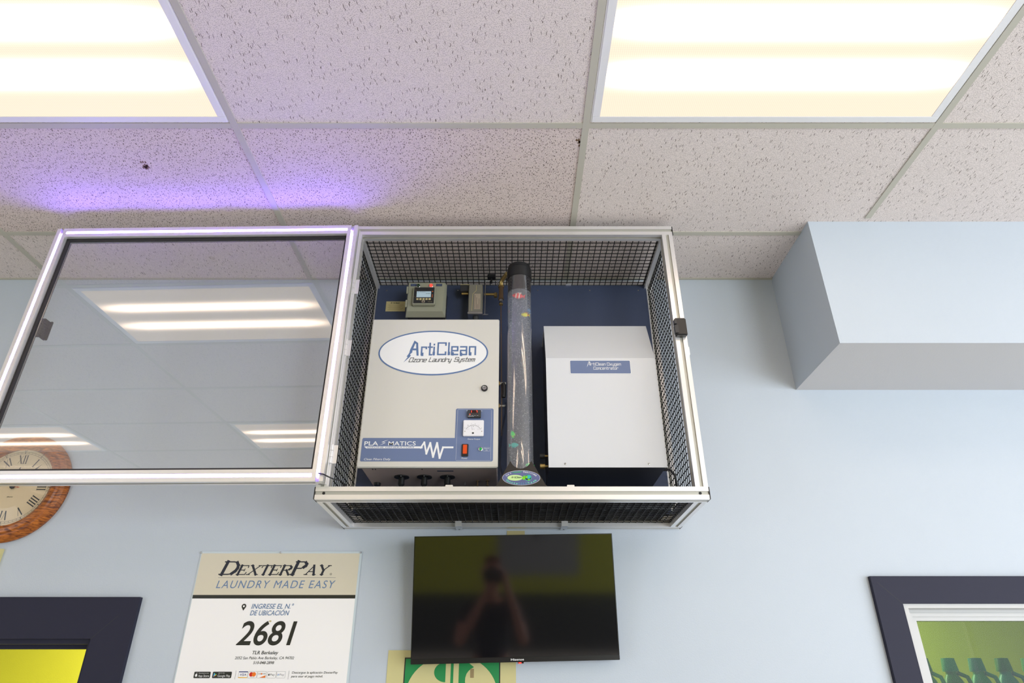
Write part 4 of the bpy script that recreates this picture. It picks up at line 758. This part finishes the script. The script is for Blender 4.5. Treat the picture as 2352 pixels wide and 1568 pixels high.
# ------------------------------------------------------------ the photographer, mirrored in the dark television
def skin_mesh(name, chains, m, parent, sub=2, org=(0, 0, 0)):
    vs, es, rad, idx = [], [], [], {}
    for ch in chains:
        prev = None
        for p in ch:
            key = tuple(round(c, 4) for c in p[:3])
            if key not in idx: idx[key] = len(vs); vs.append(tuple(Vector(key)-Vector(org))); rad.append(p[3:] if len(p) > 4 else (p[3], p[3]))
            if prev is not None and prev != idx[key]: es.append((prev, idx[key]))
            prev = idx[key]
    me = bpy.data.meshes.new(name); me.from_pydata(vs, es, []); me.materials.append(M[m])
    o = bpy.data.objects.new(name, me); COL.objects.link(o); o.parent = parent
    sk = o.modifiers.new('skin', 'SKIN'); sk.use_smooth_shade = True
    if not me.skin_vertices: me.attributes.new('skin', 'FLOAT', 'POINT')
    for i, r in enumerate(rad): me.skin_vertices[0].data[i].radius = r[:2]; me.skin_vertices[0].data[i].use_root = (i == 0)
    o.modifiers.new('sub', 'SUBSURF').levels = sub; o.modifiers['sub'].render_levels = sub
    return o
PO_ = (0, -.42, 0)
per = thing('person', 'person in a black shirt holding a camera up to the face, mirrored in the television', 'person', PO_)
pel, che, nek = (0, -.42, 1.0, .13, .10), (0, -.41, 1.32, .15, .105), (0, -.36, 1.52, .06, .06)
ch = [[pel, (0, -.42, 1.15, .125, .10), che, (0, -.385, 1.46, .10, .08), nek, (0, -.30, 1.63, .052, .055), (0, -.262, 1.70, .070, .078), (0, -.262, 1.77, .076, .085), (0, -.268, 1.83, .052, .058)]]
for sx in (-1, 1):
    ch.append([pel, (sx*.10, -.42, .90, .085), (sx*.11, -.41, .50, .055), (sx*.115, -.44, .10, .038), (sx*.12, -.34, .04, .035), (sx*.125, -.26, .03, .026)])
    sh, elb = (sx*.185, -.37, 1.47, .052), (sx*.25, -.22, 1.24, .040)
    if sx > 0: arm = [(0, -.385, 1.46, .10, .08), (sx*.12, -.375, 1.475, .062), sh, elb, (.17, -.15, 1.50, .034), (.112, -.135, 1.655, .026), (.098, -.13, 1.70, .030, .020)]
    else: arm = [(0, -.385, 1.46, .10, .08), (sx*.12, -.375, 1.475, .062), sh, elb, (-.13, -.13, 1.47, .034), (-.055, -.10, 1.615, .026), (-.03, -.085, 1.66, .030, .020)]
    ch.append(arm)
palmR, palmL = (.098, -.13, 1.70, .030, .020), (-.03, -.085, 1.66, .030, .020)
for k, (dz, ln) in enumerate(((.045, 1.0), (.024, 1.1), (.003, 1.0), (-.017, .8))):          # right fingers curl round the grip
    z = 1.735+dz; ch.append([palmR, (.100, -.105, z-.01, .0095), (.098, -.078*1.0, z+.004, .0085), (.080, -.066, z+.008, .008), (.066, -.070, z+.008, .007)])
ch.append([palmR, (.088, -.155, 1.715, .011), (.075, -.168, 1.735, .0095), (.062, -.172, 1.748, .008)])
for k, x in enumerate((-.030, -.008, .013, .032)):                                           # left fingers under the lens barrel
    ch.append([palmL, (x-.006, -.070, 1.690, .0095), (x+.006, -.052, 1.703, .0085), (x+.014, -.044, 1.722, .0075)])
ch.append([palmL, (-.048, -.085, 1.695, .011), (-.050, -.078, 1.722, .0095), (-.046, -.07, 1.742, .008)])
ch.append([(0, -.262, 1.77, .076, .085), (0, -.188, 1.735, .012), (0, -.172, 1.722, .009)])
for sx in (-1, 1): ch.append([(0, -.262, 1.77, .076, .085), (sx*.082, -.262, 1.745, .010, .020)])
skin_mesh('body', ch, 'skin', per, 2, PO_)
ct = [[(0, -.42, .93, .145, .115), (0, -.42, 1.15, .135, .11), (0, -.41, 1.32, .162, .115), (0, -.385, 1.46, .115, .09), (0, -.365, 1.51, .070, .07)]]
for sx in (-1, 1): ct.append([(0, -.385, 1.46, .115, .09), (sx*.12, -.375, 1.475, .070), (sx*.188, -.37, 1.465, .062), (sx*.222, -.29, 1.35, .058)])
skin_mesh('shirt', ct, 'shirt', per, 2, PO_)
cj = [[(0, -.42, .99, .140, .110), (0, -.42, .93, .14, .11)]]
for sx in (-1, 1): cj.append([(0, -.42, .93, .14, .11), (sx*.10, -.42, .86, .096), (sx*.11, -.41, .50, .068), (sx*.115, -.43, .10, .056)])
skin_mesh('trousers', cj, 'jeans', per, 2, PO_)
for sx in (-1, 1): skin_mesh('shoe', [[(sx*.116, -.47, .05, .045), (sx*.12, -.36, .042, .043), (sx*.125, -.25, .034, .034)]], 'black', per, 2, PO_)
hairc = [[(0, -.33, 1.74, .06, .05), (0, -.325, 1.80, .065, .055), (0, -.285, 1.845, .072, .045), (0, -.235, 1.845, .06, .03)]]
skin_mesh('hair', hairc, 'hair', per, 2, PO_)
for sx in (-1, 1): MB().ball((sx*.031, -.188, 1.765), .012, 'wht', n=10).build('eye', per, PO_)
MB().tube([(-.02, -.184, 1.695), (0, -.180, 1.693), (.02, -.184, 1.695)], .005, 'red', 8).build('mouth', per, PO_)
pc = thing('camera_body', 'black camera with a round lens held by the person mirrored in the television', 'camera', (0, -.045, 1.785), None, (R(28), 0, 0))
b = MB(); b.box(-.07, .07, -.105, -.055, -.05, .04, 'black', bev=.008); b.box(-.028, .028, -.10, -.05, .04, .062, 'black', bev=.008); b.box(.045, .075, -.055, -.03, -.05, .035, 'black', bev=.01); b.build('body_shell', pc)
b = MB(); b.lathe([(.036, -.055), (.036, -.01), (.040, .0), (.040, .012), (.036, .012), (.030, .004), (0, .002)], (0, 0, 0), 'dgrey', 'y', 32); b.build('lens', pc)
